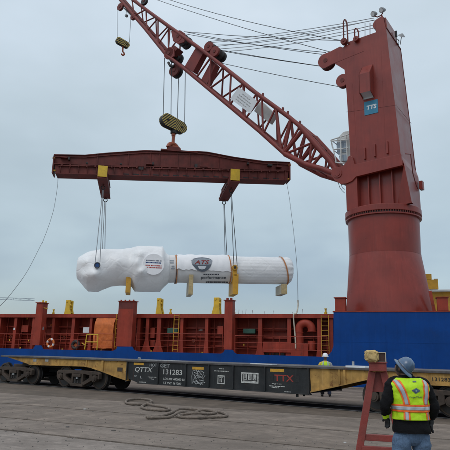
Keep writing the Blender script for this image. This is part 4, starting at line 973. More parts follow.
for x, y, w, h in ((149, 164, 6, 1.2), (141, 168.5, 5, 3), (153, 163.5, 1.6, 3), (196, 166, 3, 4), (204, 166.5, 8, 1.6), (121, 164.2, 2, 1.4), (270, 165, 5, 2), (279, 166.6, 6, 1.6), (248, 163.6, 2, 1.8), (87, 163.3, 2, 1.4), (64, 157.3, 7, 1.1), (69, 158.5, 1.5, 3)):
    a_, z_ = f0(x, y); k = .085; mb = MB(); mb.box(a_ - w * k / 2, a_ + w * k / 2, -BB - .1, -BB * .5, z_ - h * k / 2, z_ + h * k / 2); part('fitting', mb, M['wheel'] if h > 1.3 and w < 6 else M['beamred'], sb)
for i in range(16):                                  # slots along the bottom edge
    x = 126 + i * 10; a_, z_ = f0(x, bot(x) - 1.3); mb = MB(); mb.box(a_ - .27, a_ + .27, -BB - .012, -BB + .02, z_ - .05, z_ + .05); part('slot', mb, M['black'], sb)
mb = MB(); 
for x, s_ in ((54.2, -1), (289.6, 1)):
    a_, z1 = f0(x, 156 if s_ < 0 else 163.4); _, z0 = f0(x, bot(x)); mb.box(a_ - .05, a_ + .05, -BB - .15, BB + .15, z0, z1)
part('end_plate', mb, M['beamred'], sb)
for x, y in ((53.8, 158), (54.4, 170.5), (289.8, 165), (288.6, 179)):
    a_, z_ = f0(x, y); mb = MB(); mb.cyl((a_ - .1, -BB, z_), (a_ + .1, -BB, z_), .08, 8); part('end_lamp', mb, M['amber'], sb)
# hook lug on the beam
a0, z0 = LH(160.5, 151.5, 0); a1, z1 = LH(197, 151.6, 0)
part('lug_plate', MB().box(a0, a1, -.5, .5, z0 - .02, z0 + .1), M['beamred'], sb)
a_, z_ = LH(173.7, 151, 0)
part('hook_lug', MB().prism([(a_ - .7, z_), (a_ + .7, z_), (a_ + .62, z_ + .3), (a_ + .35, z_ + .5), (a_ - .35, z_ + .5), (a_ - .62, z_ + .3)], -.12, .12), M['hookred'], sb, bevel=.04)
for s_ in (-.3, .3): part('lug_cheek', MB().prism([(a_ - .6, z_), (a_ + .6, z_), (a_ + .5, z_ + .3), (a_ - .5, z_ + .3)], s_ - .03, s_ + .03), M['beamred'], sb)

# cross beams
def cross(xc, ytop, ybot, xl, xr, bn, bf, ring_b, lab):
    a0 = LH(xl, ytop, bn)[0]; a1 = LH(xr, ytop, bn)[0]; z1 = LH(xc, ytop, bn)[1]; z0 = LH(xc, ybot, bn)[1]
    am = (a0 + a1) / 2; t = thing('cross_beam', lab, 'beam', LF)
    zt_ = bz_(am) - .07; w = (a1 - a0)
    prof = [(bn, z1 - .02), (bn, z0), (bf, z0), (bf, z0 + .5), (bf - 1.2, zt_), (bn + 1.0, zt_), (bn + .5, z1 - .02)]
    vs = MB(); P = [(y, z) for y, z in prof]; n = len(P)
    for s0, s1 in ((a0, a0 + .05), (a1 - .05, a1)):
        vs.add([(s0, y, z) for y, z in P] + [(s1, y, z) for y, z in P], [tuple(range(n)), tuple(range(n, 2*n))] + [(i, (i+1) % n, (i+1) % n + n, i + n) for i in range(n)])
        part('side_web', vs, M['beamred'], t); vs = MB()
    part('bottom_plate', MB().box(a0 - .06, a1 + .06, bn, bf, z0 - .06, z0 - .001), M['beamred'], t)
    part('top_plate', MB().box(a0 - .06, a1 + .06, bn + 1.0, bf - 1.2, zt_, zt_ + .05), M['beamred'], t)
    for k in range(9): 
        y = bn + .3 + k * (bf - bn - .5) / 8; part('rib', MB().box(a0 + .05, a1 - .05, y, y + .04, z0, min(zt_, z0 + .5)), M['beamred'], t)
        part('edge_lug', MB().box(a0 - .1, a0, y, y + .12, z0 + .05, z0 + .25), M['beamred'], t)
    part('end_plate', MB().box(a0 - .02, a1 + .02, bn - .05, bn - .001, z0 + .05, z1), M['yellow'], t, 'yellow end plate', bevel=.01)
    out = []
    for rb in ring_b:
        part('ring_lug', MB().box(am - .03, am + .03, rb - .15, rb + .15, z0 - .22, z0 - .06), M['beamred'], t)
        part('ring', MB().torus((am, rb, z0 - .34), .17, .04, 'y', 18, 8), M['wheel'], t, smooth=True); out.append(Vector((am, rb, z0 - .5)))
    return t, out
BN2 = -2.1; BF2 = 4.35
cl, rl_ = cross(103, 165.8, 177.4, 98.6, 107.6, BN2, BF2, (-.15, 3.9), 'left cross beam with yellow end, hanging under the spreader above the bulky end')
cr_, rr_ = cross(235.2, 169.2, 181, 230.9, 239.6, BN2, BF2, (-.15, 3.9), 'right cross beam with yellow end, hanging under the spreader above the striped logo')

# ------------------------------------------------------------------ wrapped vessel
VB = 1.15                                           # axis of the vessel in b
ves = thing('wrapped_vessel', 'long white shrink-wrapped pressure vessel hanging from the slings', 'vessel', LF)
def vprof(x, yt_, yb_):
    a_, z1 = LH(x, yt_, VB); _, z0 = LH(x, yb_, VB); return a_, z0, z1
def hull(name, st_, m, nn=48, wob=.03, sq=1.0, squarish=None, caps=True, tents=()):
    rings = []; fine = []
    for i in range(len(st_) - 1):
        x0, t0, b0 = st_[i][:3]; x1, t1, b1 = st_[i+1][:3]; k = max(1, int(abs(x1 - x0) / 1.6))
        for j in range(k): u_ = j / k; fine.append((x0 + (x1-x0)*u_, t0 + (t1-t0)*u_, b0 + (b1-b0)*u_))
    fine.append(st_[-1][:3])
    # soften the profile
    for _ in range(0):
        fine = [fine[0]] + [tuple((fine[i-1][c] + 2*fine[i][c] + fine[i+1][c]) / 4 for c in range(3)) for i in range(1, len(fine)-1)] + [fine[-1]]
    for x, t_, b_ in fine:
        a_, z0, z1 = vprof(x, t_, b_); zc_ = (z0 + z1) / 2; r = (z1 - z0) / 2; ring = []
        for k in range(nn):
            an = 2 * math.pi * k / nn; c, s_ = math.cos(an), math.sin(an)
            w = wob * (noise.noise((a_ * 1.2, c * 1.5, s_ * 1.5)) + .6 * noise.noise((a_ * 3.5, c * 3.5, s_ * 3.5)))
            rr_k = r + w
            p = Vector((a_, VB - c * rr_k * sq, zc_ + s_ * rr_k))
            for tx_, ty_, tr, th in tents:
                tv = Vector(LF.P(tx_, ty_, VB - r * .93)); d = (p - tv).length
                if d < tr: p += Vector((0, -1, 0)) * th * (1 - d / tr) ** 1.6
            ring.append(p)
        rings.append(ring)
    mb = MB(); mb.rings(rings, caps); return part(name, mb, m, ves, smooth=70)
head = hull('wrapped_head', [(78.4, 258.5, 277), (79, 257, 279), (83, 254.8, 283), (88, 252.4, 288.6), (91.5, 251.2, 291.8), (96, 250.4, 292.2), (101.5, 249.6, 292), (107, 249.3, 289.2), (113.5, 249.2, 286.8), (122, 249.3, 285.8), (130, 248.5, 286), (134, 247.2, 286.8), (137.5, 246.2, 291.6), (150, 246.4, 292), (162.5, 246.6, 291.7), (164, 250, 289), (166.6, 254, 286), (170, 255.6, 282.8)], M['wrap'], 64, .035, tents=((94.8, 275.6, 1.2, .75), (141.4, 272.4, .8, .6), (136.6, 263.5, .7, .4), (140.6, 252.6, .8, .5), (86, 262, .9, .35), (84.5, 276, .9, .4), (118, 262, 1.2, .25)))
hull('tube_neck', [(165, 255.2, 283), (176.6, 255.4, 282.6)], M['wrapgrey'], 48, .015)
hull('tube_section', [(176.6, 255.7, 282.7), (229, 256.3, 283.6)], M['wrapgrey'], 48, .015)
# pleated far tube
rings = []; NN = 96
fine = [229 + i * 1.5 for i in range(36)] + [283.5, 286, 288.4, 290, 291, 291.4]
for x in fine:
    yt_, yb_ = 256.4 + (x - 229) * .022, 283.4 + (x - 229) * .016
    if x > 286: e_ = (x - 286) / 5.4; s_ = 2.6 * (1 - math.sqrt(max(0, 1 - e_ * e_))) * 2.4; yt_ += s_; yb_ -= s_
    a_, z0, z1 = vprof(x, yt_, yb_); zc_, r = (z0 + z1) / 2, (z1 - z0) / 2; ring = []
    for k in range(NN):
        an = 2 * math.pi * k / NN; w = (.007 if (k // 2) % 2 else -.006) + .03 * noise.noise((a_, math.cos(an) * 2, math.sin(an) * 2))
        if x > 284: w += .03 * math.sin(an * 14)
        ring.append((a_, VB - math.cos(an) * (r + w), zc_ + math.sin(an) * (r + w)))
    rings.append(ring)
part('pleated_tube', MB().rings(rings), M['wrap'], ves, smooth=60)
# tarpaulin draped over the middle
rows = []; n_ = 60
for i in range(n_ + 1):
    x = 176.4 + (229.6 - 176.4) * i / n_; a_, z0, z1 = vprof(x, 255.4 + (x-176) * .012, 283.3); zc_, r = (z0 + z1) / 2, (z1 - z0) / 2 + .05
    lowa = R(-8 - 8 * (x - 176) / 53 + 1.4 * noise.noise((i * .21, 0, 0)) * 4); row = []
    for j in range(22):
        an = lowa + (math.pi * 1.05 - lowa) * j / 21; w = .035 * math.sin(i * .42 + j * .5) * math.sin(j * .35 + i * .08) + .03 * noise.noise((i * .18, j * .3, 0))
        row.append((a_, VB - math.cos(an) * (r + w + .015), zc_ + math.sin(an) * (r + w + .015)))
    rows.append(row)
tp_ = MB(); tp_.sheet(rows); tarp = part('tarpaulin', tp_, M['wrap2'], ves, smooth=70)
def band(x0, x1, m, nm='strap', dx=0, off=.07, w=.09):
    P = []
    for k in range(49):
        an = 2 * math.pi * k / 48; u_ = (math.sin(an) + 1) / 2; x = x0 + (x1 - x0) * (1 - u_) + dx * math.cos(an)
        a_, z0, z1 = vprof(x, 255.8 if x < 230 else 257.4, 283 if x < 230 else 284.2); zc_, r = (z0 + z1) / 2, (z1 - z0) / 2 + off
        P.append(Vector((a_, VB - math.cos(an) * r, zc_ + math.sin(an) * r)))
    g = [[p - Vector((w / 2, 0, 0)) for p in P], [p + Vector((w / 2, 0, 0)) for p in P]]
    mb = MB(); mb.sheet(g); o = part(nm, mb, m, ves); s_ = o.modifiers.new('thick', 'SOLIDIFY'); s_.thickness = .02; return o
band(175.6, 177, M['strap'], w=.14); band(227, 229.6, M['strap'], w=.1, dx=.6); band(279.5, 286.5, M['strap'], w=.12); band(176.6, 176.2, M['inkdark'], w=.05, off=.09)
# round cover on the big drum
DB = VB - 2.1
ca_, cz2 = LH(153.6, 264.2, DB); rc = LH(164.6, 264.2, DB)[0] - ca_
mb = MB(); mb.tube([(ca_, VB - 1.2, cz2), (ca_, DB + .06, cz2), (ca_, DB, cz2), (ca_, DB - .005, cz2)], [rc * 1.06, rc * 1.0, rc * .97, .01], 40, True)
cov = part('round_cover', mb, M['wrap2'], ves, smooth=30)
def marks(parent, a0, a1, z, h, b, m, n):
    mb = MB(); x = a0; rnd = random.Random(int(z * 1000))
    while x < a1: 
        w = rnd.uniform(.05, .13); mb.box(x, min(a1, x + w), b - .004, b, z - h / 2, z + h / 2); x += w + rnd.choice((.02, .02, .06))
    part('lettering', mb, m, parent, kind='stuff')
bface = DB - .006
for y, m, s_ in ((260.6, 'ink', .7), (262.7, 'blue2', .72), (265.6, 'inkred', .72), (267.6, 'inkred', .74)): marks(cov, ca_ - rc * s_, ca_ + rc * s_, LH(153.6, y, bface)[1], .1, bface, M[m], 1)
# logo on the tarpaulin
def onves(x, y, off):                                # point on the vessel skin in the line of a pixel row
    a_, z0, z1 = vprof(x, 255.7, 283.3); zc_, r = (z0 + z1) / 2, (z1 - z0) / 2 + off
    z = LH(x, y, VB - r * .9)[1]; s_ = max(-.98, min(.98, (z - zc_) / r)); return Vector((LH(x, y, VB - r * math.cos(math.asin(s_)))[0], VB - r * math.sqrt(1 - s_ * s_), z))
def patch(name, poly, m, parent, off=.11, th=.006):
    mb = MB(); xs2 = [p[0] for p in poly]; ys2 = [p[1] for p in poly]; cx_, cy_ = sum(xs2) / len(poly), sum(ys2) / len(poly)
    ring0 = []
    n = len(poly); vs = []; fs = []
    for k in range(5):
        t = k / 4
        for x, y in poly: vs.append(onves(cx_ + (x - cx_) * (.02 + .98 * t), cy_ + (y - cy_) * (.02 + .98 * t), off))
    for k in range(4):
        for i in range(n): fs.append((k*n+i, k*n+(i+1)%n, (k+1)*n+(i+1)%n, (k+1)*n+i))
    mb.add(vs, fs); return part(name, mb, m, parent)
def dense(poly, k=4):
    out = []
    for (x0, y0), (x1, y1) in zip(poly, poly[1:] + poly[:1]):
        for i in range(k): out.append((x0 + (x1-x0)*i/k, y0 + (y1-y0)*i/k))
    return out
shield = dense([(191.6, 262.5), (193, 258.6), (198, 257.2), (202, 256.8), (206.5, 257.4), (211, 258.8), (212, 262), (211, 266), (208.5, 269.6), (205, 271.6), (201.6, 272), (197.6, 270.4), (194.4, 267.4), (192.4, 265)])
M['logogrey'] = mat('print_grey', (.27,.30,.34), .5, .15, 4, bump=0); M['logolight'] = mat('print_light', (.62,.64,.67), .5, .1, 4, bump=0); M['logodark'] = mat('print_dark', (.10,.12,.15), .5, .15, 4, bump=0)
patch('logo_shield', shield, M['logodark'], tarp, .115)
patch('logo_wing', dense([(191.2, 260), (197, 258.3), (202, 257.8), (207, 258.4), (212.4, 260), (211.4, 264.4), (206, 265.4), (198, 265.4), (192.4, 264.4)]), M['logogrey'], tarp, .13)
patch('logo_band', dense([(197.6, 266.3), (206.4, 266.3), (205, 269), (202, 269.8), (199.2, 269)]), M['logolight'], tarp, .13)
def vtext(body, x0, y0, x1, y1, m, parent, off=.15, shear=0, nm='lettering'):
    o = text_part(body, (0, 1, 0, 1), 0, m, parent, nm, font_shear=shear)
    for v in o.data.vertices:
        p = onves(x0 + (x1 - x0) * v.co.x, y1 + (y0 - y1) * v.co.z, off + .004); v.co = p
    return o
vtext('ATS', 194.4, 260.2, 209.4, 264.4, M['inkred'], tarp, .15, .3)
vtext('performance', 201, 275.8, 226, 279.4, M['logodark'], ves, .04)
for y, x0, x1 in ((274.4, 203.5, 219), (281.2, 206, 228)):
    pp_ = x0
    while pp_ < x1: 
        w = random.uniform(1, 2.2); patch('lettering', dense([(pp_, y - .5), (min(x1, pp_ + w), y - .5), (min(x1, pp_ + w), y + .5), (pp_, y + .5)], 1), M['inkdark'], ves, .04); pp_ += w + .5
for y, x0, x1 in ((260.4, 168, 174), (262.6, 170, 173.6), (266.4, 171.6, 174.4), (268.6, 171, 174.8)):
    patch('lettering', dense([(x0, y - .5), (x1, y - .5), (x1, y + .6), (x0, y + .6)], 2), M['logogrey'], ves, .05)
# saddles and legs under the vessel
def saddle(nm, x0, x1, ytop, ybot, xs0, m_front, m_side, lab, depth=2.2, bn=None):
    bn = VB - 1.12 if bn is None else bn
    a0, z1 = LH(x0, ytop, bn); a1 = LH(x1, ytop, bn)[0]; z0 = LH((x0+x1)/2, ybot, bn)[1]; z1 = LH(x0, ytop, bn)[1]
    o = part(nm, MB().box(a0, a1, bn, bn + .12, z0, z1), M[m_front], ves, lab, bevel=.015)
    part('saddle_body', MB().box(a0 + .01, a1 - .01, bn + .121, bn + depth, z0 + .01, z1 - .02), M[m_side], o, bevel=.01); return o
saddle('timber_saddle', 189.2, 193.6, 274.5, 294.6, 0, 'wood', 'palewood', 'light wooden saddle block')
saddle('timber_saddle', 281.6, 287.2, 284, 293.9, 0, 'wood', 'palewood', 'short wooden saddle block at the pleated end')
saddle('steel_leg', 126.4, 131.4, 275.3, 292.6, 0, 'amber', 'amber', 'yellow steel support leg', 2.3, VB - 1.3)
ys = saddle('steel_saddle', 233.2, 238.6, 274, 294.2, 0, 'amber', 'amber', 'yellow steel lifting saddle', 2.3, VB - 1.35)
a0, z0 = LH(234.8, 267.6, VB - 1.4); mb = MB(); mb.cyl((a0, VB - 1.5, z0), (a0, VB - 1.1, z0), .25, 24); lugp = part('lifting_lug', mb, M['amber'], ys, smooth=True, bevel=.02)
part('lug_pin', MB().cyl((a0, VB - 1.58, z0), (a0, VB - 1.5, z0), .11, 16), M['wheel'], ys, smooth=True)
a1_, z1_ = LH(232.8, 268, VB - 1.35); a2_, z2_ = LH(236.9, 276, VB - 1.35)
part('lug_neck', MB().prism([(a0 - .2, z0), (a0 + .2, z0), (a2_, z2_), (a1_ + .02, z2_)], VB - 1.35, VB - 1.15), M['amber'], ys)
# blue lifting trunnion on the bulky end
ta, tz = LH(97.2, 265.2, VB - 2.25)
tr = part('trunnion', MB().cyl((ta, VB - 1.2, tz), (ta, VB - 2.25, tz), .2, 24), M['blue2'], ves, smooth=True); 
part('trunnion_rim', MB().torus((ta, VB - 2.25, tz), .22, .045, 'y', 28, 8), M['inkdark'], tr, smooth=True)

# slings
def sling(p, q, lab, r=.03, grp=None, m='wire'):
    p = LF.w(*p) ; q = LF.w(*q); return solo('sling', MB().tube([(0, 0, 0), q - p], r, 7), M[m], lab, 'sling', p, group=grp, smooth=True)
L1, L2 = rl_; R1, R2 = rr_
gl = 'slings of the bulky end'
for wh, dx, tx2 in (('left', -.02, -.2), ('right', .03, .2)):
    sling((ta + tx2, VB - 2.1, tz), (L1.x + dx, L1.y, L1.z), wh + ' of the two grey slings running down to the blue trunnion', grp='near slings of the blue trunnion')
for wh, dx in (('left', -.06), ('right', .06)):
    sling((ta + .25 + dx * 2, VB + 1.5, tz + .3), (L2.x + dx, L2.y, L2.z), wh + ' of the two slings passing behind the bulky end of the vessel', grp='far slings of the bulky end')
for wh, dx, tx2 in (('left', -.03, -.1), ('right', .03, .2)):
    sling((a0 + tx2, VB - 1.5, z0 + .15), (R1.x + dx, R1.y, R1.z), wh + ' of the two dark slings running down to the yellow lifting lug', grp='near slings of the yellow lug', m='cable')
for wh, dx, tx2 in (('left', -.03, -.6), ('right', .03, -.4)):
    sling((a0 + .2 + tx2, VB + 1.3, z0 + .3), (R2.x + dx, R2.y, R2.z), wh + ' of the two dark slings passing behind the vessel beside the orange strap', grp='far slings of the lifting saddle', m='cable')
# tag lines
def tagline(P3, lab, r=.014, m='wire'):
    o0 = Vector(P3[0]); P = []
    for i in range(len(P3) - 1):
        p0, p1, p2, p3 = [Vector(P3[max(0, min(len(P3)-1, k))]) for k in (i-1, i, i+1, i+2)]
        for k in range(6):
            t = k / 6; P.append(.5*((2*p1) + (-p0+p2)*t + (2*p0-5*p1+4*p2-p3)*t*t + (-p0+3*p1-3*p2+p3)*t**3) - o0)
    P.append(Vector(P3[-1]) - o0); return solo('tag_line', MB().tube(P, r, 6), M[m], lab, 'rope', o0, smooth=True)
def LW(x, y, b): p = LF.P(x, y, b); return LF.w(*p)
def at(x, y, D): d = ray(x, y); k = D / d.y; return Vector((d.x*k, D, H + d.z*k))
D0 = LF.O[1] - 1.4
TR = .015
tagline([LW(58, 164, -BB - .1), at(57.8, 182, D0), at(54.6, 205, D0 - 1.5), at(50, 222, D0 - 3), at(42.6, 242, D0 - 5.5), at(41.4, 244, D0 - 5.8), at(28, 270, D0 - 10), at(14, 290, D0 - 14), at(0, 306, D0 - 18), at(-22, 324, D0 - 24)], 'thin tag line sagging from the left end of the spreader beam', m='cable')
sh_ = SF.P(298, 313.5, CB - .15)
e1 = SF.w(*SF.P(297.8, 309, CB)); 
tagline([LW(286.4, 181, -BB), at(289.6, 200, D0 - 1), at(293.6, 232, D0 - 4), at(296.6, 262, D0 - 7.5), at(297.8, 290, D0 - 10), e1, SF.w(*SF.P(296.4, 314, CB - .2))], 'thin tag line from the right end of the spreader beam to the ship', m='cable')
tagline([SF.w(*SF.P(297.9, 300, CB)), SF.w(*SF.P(298, 306, CB - .05)), SF.w(*SF.P(296.5, 313, CB - .22)), SF.w(*SF.P(293.5, 315.5, CB - .25)), SF.w(*SF.P(294.6, 330, CB - .2)), SF.w(*SF.P(295.4, 340, CB - .2)), SF.w(*SF.P(295.6, 348.5, CB - .2))], 'pale rope end hanging over the ship coaming beside the gooseneck', r=.045, m='palewood')
# ------------------------------------------------------------------ railcar
car = thing('flat_railcar', 'heavy railway flatcar with yellow ends and black lettered centre beneath the ship', 'railcar', CF)
X = lambda x, y, b=0: CF.hit(x, y, b)
CW = 2.9
DK = X(240, 361.6)[1]
dk = lambda x: X(x, 357.2 + .0353 * x)[1]
aE0 = X(1, 357)[0]; aE1 = 27.2
part('deck_plate', MB().box(aE0, aE1, -.03, CW + .03, 1.30, 1.375), M['deck'], car, bevel=.01)
DT = 1.30
aC0, aC1 = X(126.6, 370)[0], X(309.3, 380)[0]; zc0 = X(143, 383.3)[1]; zc1 = X(300, 393)[1]; zC = (zc0 + zc1) / 2
aCb0, aCb1 = X(137, 384)[0], X(310.4, 393)[0]
mb = MB(); mb.prism([(aC0, DT), (aC1, DT), (aCb1, zC), (aCb0, zC), (aC0 + .12, zC + .14)], .02, .06); part('side_panel', mb, M['car_dark'], car)
mb = MB(); mb.prism([(aC0, DT), (aC1, DT), (aCb1, zC), (aCb0, zC), (aC0 + .12, zC + .14)], CW - .06, CW - .02); part('side_panel', mb, M['car_dark'], car)
part('floor_pan', MB().box(aCb0, aCb1 - .02, .06, CW - .06, zC + .02, zC + .06), M['car_dark'], car)
part('bottom_flange', MB().box(aCb0, aCb1, -.03, .12, zC - .035, zC + .0), M['car_dark'], car, bevel=.008)
for x in (126.9, 158.2, 186, 209, 233.4, 265.2, 308.6):
    a_ = X(x, 375)[0]; part('panel_rib', MB().box(a_ - .025, a_ + .025, -.045, .02, zC, DT), M['car_dark'], car)
def ypoly(P, y0, y1, m='car_yellow', nm='end_girder'): return part(nm, MB().prism(P, y0, y1), M[m], car, bevel=.006)
# left yellow girder
LP = [(X(6, 358)[0], DT), (aC0 + .0, DT), (aC0 + .10, X(127.4, 380.6)[1]), (X(115, 376)[0], X(115, 376.4)[1]), (X(101, 371.5)[0], X(101, 371)[1]), (X(91, 367.5)[0], X(91, 367.6)[1]), (X(84, 366)[0], X(84, 366.2)[1]), (X(60, 365.6)[0], X(60, 365.5)[1]), (X(29, 364.6)[0], X(29, 364.6)[1]), (X(20, 361.5)[0], X(20, 361.5)[1])]
ypoly(LP, .04, .08); ypoly(LP, CW - .08, CW - .04)
for (p, q_) in zip(LP[2:8], LP[3:9]): 
    part('lower_flange', MB().bar((p[0], .08, p[1]), (q_[0], .08, q_[1]), .22, .03), M['car_yellow'], car)
part('girder_rib', MB().box(X(101.4, 366)[0], X(103.4, 366)[0], -.02, .04, X(102, 371.5)[1], DT), M['car_yellow'], car)
part('girder_rib', MB().box(X(86, 362)[0], X(86.8, 362)[0], 0, .04, X(86, 366)[1], DT), M['car_yellow'], car)
a0, a1, z0, z1 = pxbox(CF, 117.4, 367.5, 122.4, 371.4, .03); part('data_plate', MB().box(a0, a1, .025, .04, z0, z1), M['truck'], car)
for x in (33, 45): a0, a1, z0, z1 = pxbox(CF, x, 358.7, x + 3.4, 361.6, .03); part('faded_placard', MB().box(a0, a1, .03, .04, z0, z1), M['chalk'], car)
# right yellow girder
zl = X(311.4, 392)[1]
RP = [(aC1, DT), (aE1, DT), (aE1, DT - .27), (X(450, 385)[0], X(450, 385.2)[1]), (X(392, 383)[0], X(392, 382.6)[1]), (X(378, 379)[0], X(378, 379.6)[1]), (X(366, 379)[0], X(366, 379.6)[1]), (X(340, 385.6)[0], X(340, 385.6)[1]), (aCb1 + .01, zl)]
zz = X(392, 382.8)[1]; RP[2] = (aE1, zz); RP[3] = (X(450, 385)[0], zz); RP[4] = (X(392, 383)[0], zz)
ypoly(RP, .04, .08); ypoly(RP, CW - .08, CW - .04)
for (p, q_) in zip(RP[2:], RP[3:]): part('lower_flange', MB().bar((p[0], .08, p[1]), (q_[0], .08, q_[1]), .24, .035), M['car_yellow'], car)
part('girder_rib', MB().box(X(343.4, 372)[0], X(345.6, 372)[0], -.02, .04, X(344, 384)[1], DT), M['car_yellow'], car)
part('girder_rib', MB().box(X(338.6, 372)[0], X(339.8, 372)[0], -.02, .04, X(340, 384)[1], DT), M['car_yellow'], car)
part('centre_sill', MB().box(aE0 + .3, aE1, CW / 2 - .3, CW / 2 + .3, .85, DT), M['truck'], car)
for a_ in (aE0 + 2.6, aC1 + 4.2, aC0 - 2.0): part('cross_bearer', MB().box(a_, a_ + .15, .08, CW - .08, .98, DT), M['truck'], car)
a0 = X(296, 395)[0]; part('drain_valve', MB().cyl((a0, .1, zC - .02), (a0, .1, zC - .14), .05, 8), M['black'], car)
a0 = X(301.5, 395)[0]; part('drain_valve', MB().cyl((a0, .2, zC - .02), (a0, .2, zC - .1), .04, 8), M['black'], car)
# lettering on the side
def lt(body, x0, y0, x1, y1, m='stencil', b=.02, nm='lettering', sh=0):
    a0, a1, z0, z1 = pxbox(CF, x0, y0, x1, y1, b); return text_part(body, (a0, a1, z0, z1), b - .001, M[m], car, nm, font_shear=sh)
lt('QTTX', 135, 367.2, 152.8, 372.8, sh=.2); lt('131283', 163.4, 369.6, 182.2, 374.8)
lt('LD LMT 400000 LB', 163.6, 378.2, 185, 380.4); lt('LT WT 161200', 163.6, 382.2, 181.2, 384.5)
lt('HOT', 149.8, 363.6, 157, 366.6, 'chalk'); lt('GET', 160.4, 363.8, 169.8, 367.6, 'chalk')
lt('PC', 134.2, 375.2, 137, 377, 'chalk')
lt('TTX', 274.4, 375, 293.6, 381.4, 'ttxred')
for x0, y0, x1, y1 in ((269.8, 374.4, 273.6, 380.6), (295.4, 376, 299, 382.2)):
    a0, a1, z0, z1 = pxbox(CF, x0, y0, x1, y1, .02); part('black_patch', MB().box(a0, a1, .014, .019, z0, z1), M['black'], car)
for x0, y0, x1, y1 in ((134, 362.8, 143.8, 365), (192.4, 367, 203.8, 369.6), (270.2, 368.9, 284, 371.9)):
    a0, a1, z0, z1 = pxbox(CF, x0, y0, x1, y1, .02); part('reflector_strip', MB().box(a0, a1, .012, .019, z0, z1), M['reflect'], car)
def lines(x0, y0, x1, y1, n, m='stencil', inset=0):
    a0, a1, z0, z1 = pxbox(CF, x0, y0, x1, y1, .02); mb = MB(); h = (z1 - z0) / (n * 1.7)
    for i in range(n):
        z = z1 - (i + .5) * (z1 - z0) / n; c = a0 + inset * ((i * 7) % 3) * .1; e = a1 - inset * ((i * 5) % 3) * .12; x = c
        while x < e: w = random.uniform(.03, .09); mb.box(x, min(e, x + w), .014, .019, z - h / 2, z + h / 2); x += w + .02
    part('lettering', mb, M[m], car, kind='stuff')
lines(147.8, 376.6, 156.4, 379.6, 3, inset=1); lines(139.6, 381.4, 146, 383, 1); lines(219, 368.2, 224, 369.4, 1); lines(214.4, 370.4, 228.6, 371.9, 1); lines(272, 383.4, 281.6, 385.2, 2, inset=1); lines(269.4, 385.6, 284.6, 388.4, 2, inset=1); lines(284.4, 391.2, 291, 392.4, 1); lines(244, 381.6, 254.6, 382.6, 1, 'chalk')
def frame_mark(x0, y0, x1, y1, t):
    a0, a1, z0, z1 = pxbox(CF, x0, y0, x1, y1, .02); mb = MB(); 
    for q_ in ((a0, a1, z1 - t, z1), (a0, a1, z0, z0 + t), (a0, a0 + t, z0 + t, z1 - t), (a1 - t, a1, z0 + t, z1 - t)): mb.box(q_[0], q_[1], .013, .019, q_[2], q_[3])
    return mb, a0, a1, z0, z1
mb, a0, a1, z0, z1 = frame_mark(217.6, 375.4, 224.8, 384, .04); w = a1 - a0; h = z1 - z0
mb.box(a0 + w * .3, a0 + w * .4, .013, .019, z0 + h * .25, z0 + h * .6); mb.box(a0 + w * .52, a0 + w * .62, .013, .019, z0 + h * .2, z0 + h * .65); mb.box(a0 + w * .25, a0 + w * .75, .013, .019, z0 + h * .72, z0 + h * .78); part('square_emblem', mb, M['stencil'], car)
mb, a0, a1, z0, z1 = frame_mark(241.2, 372.6, 258.6, 383.2, .05); w = a1 - a0; h = z1 - z0
mb.box(a0 + .09, a1 - .09, .013, .019, z0 + h * .14, z0 + h * .22)
for i in range(3):
    c = a0 + w * (.13 + .27 * i); ww = w * .2
    mb.box(c, c + ww * .28, .013, .019, z0 + h * .36, z0 + h * .84); mb.box(c + ww * .72, c + ww, .013, .019, z0 + h * .36, z0 + h * .84); mb.box(c, c + ww, .013, .019, z0 + h * .3, z0 + h * .36)
    mb.box(c + ww * .4, c + ww * .6, .013, .019, z0 + h * .44, z0 + h * .84)
part('load_emblem', mb, M['stencil'], car)
# chalk graffiti squiggle
def squig(P, r=.018, m='chalk'):
    pts = [(X(x, y, .0)[0], .014, X(x, y, .0)[1]) for x, y in P]; part('graffiti_stroke', MB().tube(pts, r, 5, sq=1), M[m], car)
for P in ([(192, 384), (191.6, 376), (193, 371), (196, 370), (198, 374), (195, 377), (193, 381), (196, 384), (200, 383), (203, 384.5)], [(197, 372), (201, 371), (204, 373), (202, 377), (198, 378), (200, 381), (204, 380)], [(193.6, 374), (196, 379), (199, 376), (203, 378.6), (205, 375.6)], [(192, 382.6), (196, 381), (199, 384), (203, 382), (205, 383)], [(140, 376), (141, 379)], [(198,370.6),(201.6,374.6),(197,376)], [(194,372.6),(199,374.4),(195.6,380),(201,385)]): squig(P)
# number on the right end girder
a0, a1, z0, z1 = pxbox(CF, 432.4, 377.6, 450.4, 381.2, .04); text_part('131283', (a0, a1, z0, z1), .035, M['black'], car, 'lettering')
# deck fittings
for x, y0, y1 in ((353.2, 361.4, 367.6),):
    a0, z0 = X(x, y1, .3); part('stake', MB().box(a0 - .03, a0 + .03, .28, .34, 1.375, X(x, y0, .3)[1]), M['grey'], car)
def plank(x0, x1, b0, b1, lab, m='palewood', th=.025, rot=0):
    a0, a1 = X(x0, 360 + .03 * x0, b0)[0], X(x1, 360 + .03 * x1, b0)[0]; am = (a0 + a1) / 2; p = CF.w(am, (b0 + b1) / 2, 1.376); L_2 = (a1 - a0) / 2; W_2 = (b1 - b0) / 2
    solo('board', MB().box(-L_2, L_2, -W_2, W_2, 0, th), M[m], lab, 'board', p, R(CF.deg + rot), bevel=.004)
plank(140, 172, .3, .9, 'pale board lying on the railcar deck above the QTTX lettering', 'chalk', .02, 2)
plank(250, 271, .05, .5, 'white board lying on the railcar deck above the boxed emblem', 'white', .02, 3)
plank(346, 366, .1, .8, 'white sheet lying on the railcar deck beside the small stake', 'white', .06, -4)
